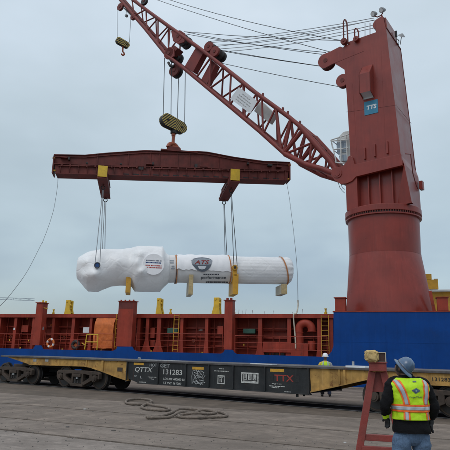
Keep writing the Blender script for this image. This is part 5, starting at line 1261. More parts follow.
part('deck_lug', MB().tube([(X(137, 356.6)[0], .1, 1.375), (X(137, 356.6)[0], .1, 1.46), (X(137, 356.6)[0] + .1, .1, 1.46), (X(137, 356.6)[0] + .1, .1, 1.375)], .03, 6), M['grey'], car)
# trucks
WR = .50
def make_truck(a_c, wbase):
    t = bpy.data.objects.new('truck', None); COL.objects.link(t); t.parent = car; t.location = (a_c, 0, 0)
    hwb = wbase / 2
    for s_ in (-hwb, hwb):
        ws = MB(); 
        ws.cyl((s_, .17, WR), (s_, .31, WR), WR, 32); ws.cyl((s_, .31, WR), (s_, .35, WR), WR + .03, 32)
        ws.cyl((s_, 1.71, WR), (s_, 1.57, WR), WR, 32); ws.cyl((s_, 1.57, WR), (s_, 1.53, WR), WR + .03, 32)
        ws.cyl((s_, -.02, WR), (s_, 1.9, WR), .09, 12); part('wheelset', ws, M['wheel'], t, smooth=True, bevel=.012)
        wr = MB(); wr.torus((s_, .165, WR), WR - .07, .035, 'y', 32, 6); part('wheel_rim', wr, M['truck'], t, smooth=True)
        for yb_ in (-.1, 1.98):
            cp = MB(); cp.cyl((s_, yb_ - .1, WR), (s_, yb_ + .12, WR), .15, 16); cp.cyl((s_, yb_ - .13, WR), (s_, yb_ - .1, WR), .1, 12)
            for k in range(3): aa = 2.1 * k + .5; cp.cyl((s_ + .09 * math.cos(aa), yb_ - .125, WR + .09 * math.sin(aa)), (s_ + .09 * math.cos(aa), yb_ - .1, WR + .09 * math.sin(aa)), .022, 6)
            part('axle_cap', cp, M['truck'], t, smooth=True)
    for y0 in (-.14, 1.84):
        mb = MB(); y1 = y0 + .2
        # pedestals over the axle boxes and the arched top member
        mb.prism([(-hwb - .26, WR - .02), (-hwb - .26, WR + .22), (-hwb - .15, WR + .3), (-.55, WR + .32), (.55, WR + .32), (hwb + .15, WR + .3), (hwb + .26, WR + .22), (hwb + .26, WR - .02), (hwb + .17, WR - .02), (hwb + .17, WR + .17), (hwb - .17, WR + .17), (hwb - .2, WR + .12), (.5, WR + .17), (-.5, WR + .17), (-hwb + .2, WR + .12), (-hwb + .17, WR + .17), (-hwb - .17, WR + .17), (-hwb - .17, WR - .02)], y0, y1)
        # lower member: diagonal struts and spring seat
        for s_ in (-1, 1):
            mb.prism([(s_ * (hwb - .17), WR + .17), (s_ * (hwb - .17), WR - .08), (s_ * .42, .17), (s_ * .30, .17), (s_ * .30, .27), (s_ * (hwb - .36), WR + .02), (s_ * (hwb - .36), WR + .15)], y0 + .001, y1 - .001)
            mb.box(s_ * .33 - .05, s_ * .33 + .05, y0 + .003, y1 - .003, .25, WR + .18)
        mb.box(-.42, .42, y0 - .03, y1 + .02, .12, .24)
        part('side_frame', mb, M['truck'], t, bevel=.012)
        sp = MB()
        for i in range(3):
            for j in range(8): sp.torus((-.19 + i * .19, y0 + .1, .27 + j * .032), .075, .014, 'z', 12, 5)
        part('spring_nest', sp, M['wheel'], t, smooth=True)
        part('bolster_end', MB().box(-.26, .26, y0 - .05, y1, .53, .66), M['truck'], t, bevel=.015)
        part('wedge', MB().box(-.05, .05, y0 - .02, y0 + .05, .44, .52), M['chalk'], t)
    part('bolster', MB().box(-.25, .25, .1, 1.85, .5, .82), M['truck'], t)
    for s_ in (-1, 1): part('brake_shoe', MB().box(s_ * (hwb - WR - .1) - .03, s_ * (hwb - WR - .1) + .03, .15, .33, .35, .65), M['truck'], t)
    return t
tr_pos = [(X(28.6, 374, -.2)[0] + X(-3, 372, -.2)[0]) / 2, (X(59.2, 376, -.2)[0] + X(93.6, 379, -.2)[0]) / 2, (X(376.4, 396, -.2)[0] + X(447, 401.5, -.2)[0]) / 2]
tr_pos.append(tr_pos[2] + (tr_pos[1] - tr_pos[0]))
wb = X(93.6, 379, -.2)[0] - X(59.2, 376, -.2)[0]
t0 = make_truck(tr_pos[1], wb)
for p in (tr_pos[0], tr_pos[2], tr_pos[3]):
    c = t0.copy(); COL.objects.link(c); c.parent = car; c.location = (p, 0, 0)
    for ch in list(t0.children): d = ch.copy(); COL.objects.link(d); d.parent = c
for p0, p1 in ((tr_pos[0], tr_pos[1]), (tr_pos[2], tr_pos[3])): part('span_bolster', MB().box(p0, p1, .95, 1.95, .83, .98), M['truck'], car)
part('coupler', MB().box(aE0 - .7, aE0 + .4, CW / 2 - .14, CW / 2 + .14, .72, .92), M['truck'], car, bevel=.03)
# ------------------------------------------------------------------ red steel stand
TF = Frame((0, 8.5), -14)
T = lambda x, y, b=0: TF.hit(x, y, b)
stand = thing('steel_stand', 'red steel A-frame stand on the paving beside the nearest worker', 'stand', TF)
hz0, hz1 = T(377, 371.2)[1], T(377, 363)[1]; ha0, ha1 = T(369, 367)[0], T(386.2, 367)[0]
part('head_block', MB().box(ha0, ha1, -.12, .16, hz0, hz1), M['standred'], stand, bevel=.008)
part('head_plate', MB().box(ha0 - .012, ha1 + .012, -.135, .175, hz1, hz1 + .014), M['standred'], stand)
aL0, zL0 = T(372.2, 371.5); aL1, zL1 = T(359.4, 450); am = (ha0 + ha1) / 2
sl = (aL1 - aL0) / (zL1 - zL0); foot = aL0 + sl * (0.02 - zL0); lw_ = T(368.8, 390)[0] - T(365.3, 390)[0]; lw_ *= 2.0
def leg(s_):
    p0 = (aL0 if s_ < 0 else 2 * am - aL0, .02, zL0); p1 = (foot if s_ < 0 else 2 * am - foot, .02, .02)
    part('leg', MB().bar(p0, p1, lw_, .11, (0, 1, 0)), M['standred'], stand, bevel=.006)
leg(-1); leg(1)
zg = T(380, 392)[1]
ga = lambda z: aL0 + sl * (z - zL0)
part('gusset_plate', MB().prism([(ga(zL0) + .05, zL0), (2*am - ga(zL0) - .05, zL0), (2*am - ga(zg) - .04, zg), (ga(zg) + .05, zg)], .03, .05), M['standred'], stand)
for y0, y1, bb_ in ((434.4, 440.8, .02), (446.4, 453, -.02)):
    zb_, zt_ = T(385, y1 + .6, bb_)[1], T(385, y0 + .6, bb_)[1]; z_ = (zb_ + zt_) / 2
    part('cross_bar', MB().box(ga(z_) + .03, 2*am - ga(z_) - .03, bb_ - .035, bb_ + .035, zb_, zt_), M['standred'], stand, bevel=.005)
part('base_bar', MB().box(foot - .2, 2*am - foot + .2, -.08, .12, .0, .03), M['standred'], stand)
for s_ in (foot, 2*am - foot): part('foot_runner', MB().box(s_ - .07, s_ + .07, -.5, .55, .03, .1), M['standred'], stand, bevel=.006)
for s_ in (-1, 1):
    for bb_ in (): part('side_brace', MB().bar((am + s_ * (am - foot), bb_, .1), (am + s_ * (am - ga(.75)), .02 + (.05 if bb_ > 0 else -.05), .75), .045, .045), M['standred'], stand)
# things on top of the stand
zt = hz1 + .014
cb0, cb1 = T(374.8, 358)[0], T(385.6, 358)[0]; cz0 = T(380, 352.2)[1]
bx = thing('wood_box', 'dark open box with pale rim lying on top of the red stand', 'box', loc=TF.w((cb0 + cb1) / 2, .02, zt), rotz=R(TF.deg + 4)); w2 = (cb1 - cb0) / 2; hh = cz0 - zt
part('box_body', MB().box(-w2 + .012, w2 - .012, -.07, .12, .004, hh - .012), M['darkbox'], bx)
for q_ in ((-w2, w2, hh - .012, hh), (w2 - .012, w2, 0, hh - .012), (-w2, w2 - .012, 0, .006)): part('box_rim', MB().box(q_[0], q_[1], -.085, .125, q_[2], q_[3]), M['palewood'], bx, bevel=.002)
ca0, ca1 = T(364.8, 358)[0], T(378.4, 358)[0]; cc = (ca0 + ca1) / 2; rings = []
for i in range(35):
    v = i / 34 * math.pi; ring = []
    for k in range(56):
        u_ = 2 * math.pi * k / 56; sx_, sy_, sz_ = math.sin(v) * math.cos(u_), math.sin(v) * math.sin(u_), math.cos(v)
        n_ = 1 + .05 * (1 - abs(math.sin(5 * sx_ + 3 * sz_ + 2 * noise.noise((sx_ * 2, sy_, sz_ * 2))))) ** 3 + .2 * noise.noise((sx_ * 2.2 + 5, sy_ * 2.2, sz_ * 2.2)) + .14 * noise.noise((sx_ * 5, sy_ * 5, sz_ * 5)) + .06 * noise.noise((sx_ * 11, sy_ * 11, sz_ * 11))
        sg = lambda q: math.copysign(abs(q) ** .5, q)
        ring.append((sg(sx_) * (ca1 - ca0) / 2 * n_, sg(sy_) * .1 * n_, sg(sz_) * (T(370, 350.8)[1] - zt) / 2 * n_ ))
    rings.append(ring)
mb = MB(); mb.rings(rings); hc = (T(370, 350.8)[1] - zt) / 2
solo('canvas_bundle', mb, M['canvas'], 'crumpled yellowed canvas bundle on top of the red stand', 'bundle', TF.w(cc, -.09, zt + hc * 1.0), R(TF.deg), smooth=60)

# ------------------------------------------------------------------ people
def ell(c, tdir, rx, ry, n=28, side=None, wob=0, seed=0, sq=.0):
    t = Vector(tdir).normalized(); s_ = Vector(side or (1, 0, 0)); s_ = (s_ - t * s_.dot(t)).normalized(); f_ = t.cross(s_).normalized(); out = []
    for k in range(n):
        a = 2 * math.pi * k / n; c_, d_ = math.cos(a), math.sin(a)
        m_ = 1 + sq * (1 / max(abs(c_), abs(d_)) - 1)
        w = 1 + wob * noise.noise((c_ * 2 + seed, d_ * 2, c[2] * 9 + seed))
        out.append(Vector(c) + s_ * c_ * rx * m_ * w + f_ * d_ * ry * m_ * w)
    return out
def limb(stations, n=24, wob=0, seed=0, sub=4, caps=True):
    """stations: (centre, rx, ry); smooth tube through them, with cloth folds"""
    C_ = [Vector(s[0]) for s in stations]; R1_ = [s[1] for s in stations]; R2_ = [s[2] for s in stations]; P = []
    cr2 = lambda a, b, c, d, t: .5 * ((2*b) + (c - a)*t + (2*a - 5*b + 4*c - d)*t*t + (3*b - a - 3*c + d)*t**3)
    for i in range(len(C_) - 1):
        I = [max(i-1, 0), i, i+1, min(i+2, len(C_)-1)]
        for k in range(sub):
            t = k / sub; P.append((cr2(*[C_[j] for j in I], t), cr2(*[R1_[j] for j in I], t), cr2(*[R2_[j] for j in I], t)))
    P.append((C_[-1], R1_[-1], R2_[-1])); rg = []
    for i, (c, a, b) in enumerate(P):
        t = (P[min(i+1, len(P)-1)][0] - P[max(i-1, 0)][0]).normalized(); ring = []
        s_ = Vector((1, 0, 0)); s_ = (s_ - t * s_.dot(t)); s_ = s_.normalized() if s_.length > .1 else Vector((0, 1, 0)); f_ = t.cross(s_).normalized()
        for k in range(n):
            an = 2 * math.pi * k / n; q_ = c + s_ * math.cos(an) * a + f_ * math.sin(an) * b
            if wob:
                w = noise.noise(Vector((q_.x * 7 + seed, q_.y * 7, q_.z * 16))) + .6 * noise.noise(Vector((q_.x * 16 + seed, q_.y * 16, q_.z * 34)))
                q_ = q_ + (q_ - c).normalized() * w * wob
            ring.append(q_)
        rg.append(ring)
    mb = MB(); mb.rings(rg, caps); return mb
def skin_body(name, verts, edges, parent, m, sub=2):
    """one continuous skinned figure: verts = (x, y, z, r)"""
    me = bpy.data.meshes.new(name); me.from_pydata([v[:3] for v in verts], edges, [])
    o = bpy.data.objects.new(name, me); COL.objects.link(o); o.parent = parent; me.materials.append(m)
    md = o.modifiers.new('skin', 'SKIN'); md.use_smooth_shade = True
    if not me.skin_vertices:
        bm = bmesh.new(); bm.from_mesh(me); bm.verts.layers.skin.verify(); bm.to_mesh(me); bm.free()
    for i, v in enumerate(verts):
        sv = me.skin_vertices[0].data[i]; r = v[3]; sv.radius = (r, r) if not isinstance(r, tuple) else r; sv.use_root = (i == 0)
    ss = o.modifiers.new('sub', 'SUBSURF'); ss.levels = sub; ss.render_levels = sub
    return o
# ---- nearest worker, seen from behind: local x right, y away from the viewer, z up
WF = Frame((0, 6.5), 0)
wx = WF.hit(409.4, 400)[0]
wk = thing('person', 'worker in blue hard hat and lime safety vest standing beside the red stand', 'person', loc=(wx, 6.5, 0), rotz=R(4))
Wp = lambda x, y: (WF.hit(x, y)[0] - wx, WF.hit(x, y)[1])
def hand(origin, dirv, side_, curl, sgn):
    """palm, four bent fingers and a thumb as chains for the skinned body"""
    o = Vector(origin); d = Vector(dirv).normalized(); s_ = Vector(side_).normalized(); n_ = d.cross(s_).normalized() * sgn
    V = []; E_ = []
    palm = o + d * .05; V.append((*palm, .024)); palm2 = o + d * .085; V.append((*palm2, .025)); E_.append((0, 1))
    for i, (off, ln) in enumerate(((-.030, .072), (-.010, .084), (.010, .079), (.029, .062))):
        base = palm2 + s_ * off + d * .008; prev = 1; p = base; dd = d.copy(); ks = []
        V.append((*base, .0105)); E_.append((1, len(V) - 1)); prev = len(V) - 1
        for j, f in enumerate((.42, .32, .26)):
            dd = (dd + n_ * curl * (.5 + .25 * j)).normalized(); p = p + dd * ln * f; V.append((*p, .0100 - .001 * j)); E_.append((prev, len(V) - 1)); prev = len(V) - 1
    tb_ = palm - s_ * .028; dd = (d * .7 - s_ * .6 + n_ * .35).normalized(); V.append((*tb_, .013)); E_.append((0, len(V) - 1)); prev = len(V) - 1; p = tb_
    for ln in (.032, .028): p = p + dd * ln; dd = (dd + d * .3 + n_ * .25).normalized(); V.append((*p, .0105)); E_.append((prev, len(V) - 1)); prev = len(V) - 1
    return V, E_
shz = Wp(410, 381)[1] - .02
hipz = .93
LS, RS = Vector((-.185, 0, shz)), Vector((.185, .02, shz - .01))
lh = Wp(386, 416); rh = Wp(434.6, 422)
LE = Vector((-.292, -.03, 1.19)); REl = Vector((.272, -.02, 1.15))
LHd = Vector((lh[0] + .01, .06, lh[1] + .02)); RHd = Vector((rh[0] - .01, .04, rh[1] + .04))
hd = Vector((Wp(404.4, 366)[0], .03, Wp(404, 368)[1]))
neck0 = Vector((-.01, .01, shz + .05)); neck1 = Vector((-.035, .02, shz + .11))
V = [(.0, 0, hipz, (.11, .08)), (0, .0, 1.08, (.125, .09)), (-.005, .0, 1.25, (.14, .10)), (-.01, .0, shz - .04, (.13, .09)), (*neck0, .062), (*neck1, .055), (*(hd + Vector((0, 0, -.03))), (.075, .085)), (*(hd + Vector((-.005, 0, .055))), (.078, .09)), (*(hd + Vector((-.005, -.0, .11))), (.05, .06))]
E_ = [(0,1),(1,2),(2,3),(3,4),(4,5),(5,6),(6,7),(7,8)]
def chain(start, pts):
    prev = start
    for p in pts: V.append(p); E_.append((prev, len(V) - 1)); prev = len(V) - 1
    return prev
lw = chain(3, [(*LS, .06), (*((LS + LE) / 2), .05), (*LE, .043), (*((LE + LHd) / 2), .038), (*LHd, .027)])
def addhand(at_, V2, E2):
    o0 = len(V); V.extend(V2); E_.append((at_, o0)); E_.extend((a + o0, b + o0) for a, b in E2)
ldir = (LHd - LE).normalized() * .6 + Vector((.25, -.1, -.6)); ldir.normalize()
addhand(lw, *hand(LHd, ldir, Vector((.3, -.9, 0)), .42, 1))
rw = chain(3, [(*RS, .06), (*((RS + REl) / 2), .05), (*REl, .043), (*((REl + RHd) / 2), .038), (*RHd, .027)])
rdir = Vector((-.1, .05, -1)); addhand(rw, *hand(RHd, rdir, Vector((-.2, -.9, 0)), .42, -1))
lk, la2 = Vector((-.125, .04, .5)), Vector((-.15, -.03, .09)); rk, ra2 = Vector((.13, .0, .5)), Vector((.16, -.02, .09))
chain(0, [(-.1, 0, .84, .07), (*lk, .06), (-.135, -.01, .3, .055), (*la2, .04), (-.15, .1, .04, .04), (-.155, .17, .035, .03)])
chain(0, [(.1, 0, .84, .07), (*rk, .06), (.12, .01, .3, .055), (*ra2, .04), (.14, .13, .04, .04), (.15, .2, .035, .03)])
body = skin_body('body', V, E_, wk, M['skin'])
# head details: ears, nose, jaw as part of the head skin
yaw = R(35); fd = Vector((-math.sin(yaw), math.cos(yaw), .25)).normalized(); sd_ = Vector((math.cos(yaw), math.sin(yaw), 0)); hu = sd_.cross(fd).normalized()
face = MB(); hc_ = hd + Vector((0, .005, 0)); rg = []
for i in range(15):
    v = math.pi * i / 14; ring = []
    for k in range(24):
        u_ = 2 * math.pi * k / 24; sx_, sy_, sz_ = math.sin(v) * math.cos(u_), math.sin(v) * math.sin(u_), math.cos(v)
        r = .098
        x_, y_, z_ = sx_ * .078, sy_ * r, sz_ * .118
        if z_ < -.03: y_ += -.02 * (z_ + .03) / -.09 * 0; x_ *= 1 - (-z_ - .03) * 3.2; y_ = y_ * (1 - (-z_ - .03) * 1.5) + .012
        if sy_ > .85 and -.5 < sz_ < .1 and abs(sx_) < .25: y_ += .022 * (1 - abs(sx_) * 4) * (1 - abs(sz_ + .2) * 2)
        if sy_ > .75 and abs(sz_ - .12) < .12 and .15 < abs(sx_) < .5: y_ -= .008
        ring.append(hc_ + sd_ * x_ + fd * y_ + hu * z_)
    rg.append(ring)
face.rings(rg); hdo = part('head', face, M['skin'], wk, smooth=70)
for s_ in (-1, 1):
    part('ear', MB().rings([ell(hc_ + sd_ * s_ * .076 + hu * -.01, sd_ * s_, .014, .03, 12, tuple(fd)), ell(hc_ + sd_ * s_ * .09 + hu * -.008 - fd * .006, sd_ * s_, .012, .026, 12, tuple(fd))]), M['skin'], hdo, smooth=60)
    part('eye', MB().rings([ell(hc_ + sd_ * s_ * .03 + fd * (.088 + .002 * q) + hu * .012, fd, .011 - .004 * q, .007 - .003 * q, 10, tuple(sd_)) for q in (0, 1)]), M['black'], hdo)
part('mouth', MB().rings([ell(hc_ + fd * .093 - hu * .058, fd, .022, .005, 10, tuple(sd_)), ell(hc_ + fd * .097 - hu * .058, fd, .018, .003, 10, tuple(sd_))]), M['hookred'], hdo)
hair = MB(); rg = []
for i in range(11):
    v = R(20) + R(95) * i / 10; ring = []
    for k in range(25):
        u_ = R(150) + R(240) * k / 24
        n_ = 1 + .03 * noise.noise((k * 1.7, i * 1.3, 0)); ring.append(hc_ + (sd_ * math.sin(v) * math.cos(u_) * .086 + fd * math.sin(v) * math.sin(u_) * .107 + hu * math.cos(v) * .12) * n_)
    rg.append(ring)
hair.sheet(rg); part('hair', hair, M['hair'], wk, smooth=70)
# jacket: torso, sleeves, collar
shp = Wp
def torso_r(z):
    """half width, half depth, x centre, y centre of the jacket at height z"""
    K_ = [(.86, .214, .165, .01), (.93, .214, .165, .008), (1.0, .196, .150, .004), (1.12, .192, .145, 0), (1.25, .208, .148, -.004), (1.36, .216, .142, -.006), (shz - .02, .205, .125, -.008), (shz + .025, .165, .10, -.01), (shz + .06, .105, .080, -.014), (shz + .085, .070, .068, -.02)]
    if z <= K_[0][0]: return K_[0][1], K_[0][2], K_[0][3], 0
    for (z0, a0, b0, c0_), (z1, a1, b1, c1_) in zip(K_, K_[1:]):
        if z <= z1: t = (z - z0) / (z1 - z0); t = t * t * (3 - 2 * t) if False else t; return a0 + (a1-a0)*t, b0 + (b1-b0)*t, c0_ + (c1_-c0_)*t, 0
    return K_[-1][1], K_[-1][2], K_[-1][3], 0
def torso_pt(ang_, z, off=0, wob=1.0):
    if off > 0: off += .020 * max(0, min(1, (z - 1.25) / .15))
    a, b, c, _ = torso_r(z); m_ = 1 + .12 * (1 / max(abs(math.cos(ang_)), abs(math.sin(ang_))) - 1)
    w = (.010 if off == 0 else .013) * wob * (noise.noise((math.cos(ang_) * 2.5, z * 9, math.sin(ang_) * 2.5)) + .7 * noise.noise((math.cos(ang_) * 6, z * 17, 3)))
    lowf = .05 * max(0, (1.05 - z)) * math.sin(ang_ * 7 + z * 9)
    return Vector((c + math.cos(ang_) * (a + off + w) * m_, math.sin(ang_) * (b + off + w + lowf) * m_, z))
zs = [.895 + i * (shz + .085 - .895) / 44 for i in range(45)]
mb = MB(); mb.rings([[torso_pt(2 * math.pi * k / 48, z) for k in range(48)] for z in zs])
jk = part('jacket', mb, M['jacket'], wk, smooth=70)
def sleeve(S_, El, Hn, seed):
    up_ = S_ + Vector((-.07 if S_.x > 0 else .07, 0, .01)); mid = (S_ + El) / 2; fm = (El + Hn) / 2; d = (Hn - El).normalized()
    return limb([(up_, .07, .07), (S_ + Vector((0, 0, -.015)), .076, .075), (mid + Vector((0, -.008, .01)), .069, .069), (El, .063, .062), (fm, .058, .057), (Hn - d * .035, .054, .052), (Hn + d * .0, .047, .045)], 28, .019, seed, 7)
part('jacket_sleeve', sleeve(LS, LE, LHd, 1.3), M['jacket'], jk, smooth=70); part('jacket_sleeve', sleeve(RS, REl, RHd, 5.1), M['jacket'], jk, smooth=70)
part('jacket_collar', limb([(neck0 + Vector((0, 0, -.02)), .082, .078), (neck0 + Vector((-.01, 0, .04)), .074, .072)], 24, .004, 2, 3), M['jacket'], jk, smooth=70)
# gloves over the skinned hands
def glove(Hn, dirv, side_, curl, sgn, m, lab):
    V2, E2 = hand(Hn, dirv, side_, curl, sgn)
    V3 = [(*Hn, .031)] + [(a, b, c, r * 1.28 + .001) for a, b, c, r in V2]; E3 = [(0, 1)] + [(a + 1, b + 1) for a, b in E2]
    o = skin_body('glove', V3, E3, wk, m, 2); o['label'] = lab; return o
glove(LHd, ldir, Vector((.3, -.9, 0)), .42, 1, M['black'], 'black glove with lime cuff'); glove(RHd, rdir, Vector((-.2, -.9, 0)), .42, -1, M['black'], 'black glove')
d_l = (LHd - LE).normalized(); part('glove_cuff', limb([(LHd - d_l * .01, .043, .042), (LHd + ldir * .03, .040, .034), (LHd + ldir * .05, .037, .030)], 18, .003, 3, 3), M['vest'], wk, 'lime glove cuff', smooth=70)
# jeans
def jleg(s_, hip, kn, an, seed): return limb([(hip + Vector((0, 0, .09)), .09, .11), (hip, .10, .118), ((hip + kn) / 2 + Vector((s_ * .003, 0, 0)), .094, .1), (kn, .080, .084), ((kn + an) / 2, .077, .08), (an + Vector((0, 0, .02)), .078, .082), (an + Vector((0, .01, -.045)), .08, .088)], 30, .014, seed, 9)
jo = part('jeans', limb([(Vector((0, 0, .755)), .07, .07), (Vector((-.0, 0, .79)), .14, .11), (Vector((0, 0, .86)), .18, .132), (Vector((0, 0, .97)), .175, .125), (Vector((0, 0, 1.0)), .17, .12)], 40, .006, 4, 4), M['denim'], wk, smooth=70)
part('trouser_leg', jleg(-1, Vector((-.107, 0, .79)), lk, la2, 11), M['denim'], jo, smooth=70); part('trouser_leg', jleg(1, Vector((.107, 0, .79)), rk, ra2, 17), M['denim'], jo, smooth=70)
for a_v, s_ in ((la2, -1), (ra2, 1)):
    part('boot', limb([(a_v + Vector((0, -.05, -.055)), .045, .03), (a_v + Vector((0, .0, -.035)), .052, .055), (a_v + Vector((s_ * .01, .1, -.05)), .052, .042), (a_v + Vector((s_ * .02, .2, -.06)), .042, .03)], 20, 0, 0, 4), M['wheel'], wk, smooth=70)
# vest: back panel, shoulders and front, with real trims standing proud
def vpatch(z0, z1, f0_, f1_, off, nz_=10, na=14):
    g = []
    for i in range(nz_ + 1):
        z = z0 + (z1 - z0) * i / nz_ if not callable(z0) else None
        row = []
        for k in range(na + 1):
            t = k / na; xx0, xx1 = f0_(z), f1_(z); row.append(torso_pt(xx0 + (xx1 - xx0) * t, z, off))
        g.append(row)
    mb = MB(); mb.sheet(g); return mb
def vest_piece(nm, z0, z1, f0_, f1_, off, m, par, th=.004, nz_=10, na=14, lab=None):
    o = part(nm, vpatch(z0, z1, f0_, f1_, off, nz_, na), m, par, lab, smooth=70); s_ = o.modifiers.new('thick', 'SOLIDIFY'); s_.thickness = th; s_.offset = 0; return o
# angle -90deg is the middle of the back (towards the viewer)
vbot = Wp(410, 419)[1]; vtop = shz + .055
zb1, zb0 = Wp(410, 403.6)[1], Wp(410, 411)[1]
def edgeL(z):                                        # left edge of the vest at height z (armhole)
    t = max(0, min(1, (z - 1.20) / (shz - 1.20))); return R(-180 - 14 * (1 - t) + 4 * t)
def edgeR(z): return -math.pi - edgeL(z)
vest = vest_piece('safety_vest', vbot, vtop, lambda z: edgeL(z), lambda z: edgeR(z), .014, M['vest'], wk, .004, 44, 40)
def xang(x, z):                                      # angle on the back for a given x
    a, b, c, _ = torso_r(z); s_ = max(-.999, min(.999, (x - c) / (a + .02) / 1.03)); return -math.acos(s_) 
def band_x(fx0, fx1): return (lambda z: xang(fx0(z), z)), (lambda z: xang(fx1(z), z))
zA = zb1 + .0
def vert(side):
    # braces: silver with orange edges, running down from the shoulder to the belt
    x_t = Wp(397, 380)[0] if side < 0 else Wp(421.5, 378)[0]; x_m = Wp(404, 404)[0] if side < 0 else Wp(425, 404)[0]
    if side > 0: x_t, x_m = Wp(420.4, 378)[0], Wp(421.4, 404)[0]
    else: x_t, x_m = Wp(393.2, 380)[0], Wp(401.2, 404)[0]
    cx_ = lambda z: x_m + (x_t - x_m) * ((z - zb1) / (vtop - zb1)) ** (1.3 if side < 0 else 1)
    zt_ = shz + .035
    for d0, d1, m, off in ((-.036, -.018, 'vestor', .019), (-.018, .018, 'silver', .021), (.018, .036, 'vestor', .019)):
        a_, b_ = band_x(lambda z, d=d0: cx_(z) + d, lambda z, d=d1: cx_(z) + d); vest_piece('reflective_brace' if m == 'silver' else 'orange_trim', zb1, zt_, a_, b_, off, M[m], vest, .003, 24, 3)
    lo_ = vbot + .004; c2 = Wp(401.4, 412)[0] if side < 0 else Wp(423.4, 412)[0]; c3 = Wp(401.8, 419)[0] if side < 0 else Wp(424.6, 419)[0]
    cy_ = lambda z: c3 + (c2 - c3) * ((z - lo_) / (zb0 - lo_))
    for d0, d1, m, off in ((-.034, -.016, 'vestor', .019), (-.016, .016, 'silver', .021), (.016, .034, 'vestor', .019)):
        a_, b_ = band_x(lambda z, d=d0: cy_(z) + d, lambda z, d=d1: cy_(z) + d); vest_piece('reflective_brace' if m == 'silver' else 'orange_trim', lo_, zb0, a_, b_, off, M[m], vest, .003, 10, 3)
vert(-1); vert(1)
hb_ = (zb1 - zb0)
for z0, z1, m, off in ((zb0, zb0 + hb_ * .27, 'vestor', .023), (zb0 + hb_ * .27, zb0 + hb_ * .74, 'silver', .025), (zb0 + hb_ * .74, zb1, 'vestor', .023)):
    vest_piece('reflective_belt' if m == 'silver' else 'orange_trim', z0, z1, lambda z: R(-200), lambda z: R(20), off, M[m], vest, .003, 4, 60)
# emblem and lettering printed on the back
def bp_(x, z, off): an = xang(x, z); return torso_pt(an, z, off)
def bpatch(nm, pts, m, off):
    P = [Wp(*p) for p in pts]; cx_, cz_ = sum(p[0] for p in P) / len(P), sum(p[1] for p in P) / len(P); vs = []; fs = []; n = len(P)
    for k in range(4):
        for x, z in P: vs.append(bp_(cx_ + (x-cx_)*(.02+.98*k/3), cz_ + (z-cz_)*(.02+.98*k/3), off))
    for k in range(3):
        for i in range(n): fs.append((k*n+i, k*n+(i+1)%n, (k+1)*n+(i+1)%n, (k+1)*n+i))
    return part(nm, MB().add(vs, fs), m, vest)
bpatch('diamond_emblem', dense([(405.4, 389.4), (409.8, 387), (414.2, 390), (409.6, 392.8)], 3), M['ink'], .020)
bpatch('emblem_core', dense([(407.8, 389.6), (409.8, 388.2), (412, 390), (409.8, 391.6)], 3), M['teal'], .023)
bpatch('emblem_core', dense([(408.8, 389.2), (410.6, 389), (410.6, 390.6), (409, 390.8)], 2), M['silver'], .0245)
o = text_part('Cooper/T.Smith', (0, 1, 0, 1), 0, M['ink'], vest)
x0_, z0_ = Wp(403.4, 397.4); x1_, z1_ = Wp(416.4, 395.4)
for v in o.data.vertices: v.co = bp_(x0_ + (x1_ - x0_) * v.co.x, z0_ + (z1_ - z0_) * v.co.z, .021)
bpatch('collar_label', dense([(407.4, 380.2), (410.6, 380.2), (410.6, 381.6), (407.4, 381.6)], 2), M['ink'], .021)
# hard hat with full brim, tipped back and to the right
hx0 = Vector((Wp(403.6, 367.6)[0], -.005, Wp(404, 367.6)[1]))
axis = Vector((.62, -.36, .68)).normalized(); sx_ = axis.cross(Vector((0, 1, .2))).normalized(); sy_ = axis.cross(sx_).normalized()
def hp(x, y, z): return hx0 + (sx_ * x + sy_ * y) * .86 + axis * z * .92
hb_o = bpy.data.objects.new('hard_hat', None)
rg = []
prof = [(.176, -.014), (.178, -.008), (.172, -.002), (.150, .004), (.130, .010), (.122, .018), (.121, .035), (.117, .065), (.107, .092), (.088, .116), (.060, .133), (.030, .140), (.004, .142)]
pin = [(.004, .132), (.06, .124), (.1, .085), (.113, .02), (.118, .004), (.15, -.003), (.176, -.014)]
def hring(r, z, n=56):
    out = []
    for k in range(n):
        a = 2 * math.pi * k / n; br_ = 1.0; 
        rib = 0
        if z > .03 and r > .02: 
            for c in (math.pi/2, 3*math.pi/2): 
                d = abs((a - c + math.pi) % (2*math.pi) - math.pi); rib = max(rib, .006 * max(0, 1 - d / .22))
        drop = -.012 * (math.sin(a) ** 2) * max(0, (r - .12) / .05)
        out.append(hp(math.cos(a) * (r * .90) , math.sin(a) * r * 1.04, z + rib + drop))
    return out
shell = MB(); shell.rings([hring(r, z) for r, z in pin[::-1]][::-1], False); shell = MB(); shell.rings([hring(r, z) for r, z in prof], True)
hat = part('hard_hat', shell, M['hat'], wk, smooth=50)
part('hat_strap', MB().tube([hp(math.cos(a) * .123 * .9, math.sin(a) * .123 * 1.04, .014) for a in [2*math.pi*k/40 for k in range(40)]], .007, 6, closed=True), M['inkdark'], hat, smooth=True)
for a, w, m in ((-1.5, .03, 'silver'), (-.8, .02, 'white'), (-2.2, .02, 'inkred'), (2.4, .02, 'silver')):
    P = [hp(math.cos(a + dx) * r * .9 * 1.01, math.sin(a + dx) * r * 1.04 * 1.012, z) for dx, r, z in ((-w * 6, .122, .03), (w * 6, .122, .03), (w * 6, .119, .055), (-w * 6, .119, .055))]
    part('sticker', MB().add(P, [(0, 1, 2, 3)]), M[m], hat)

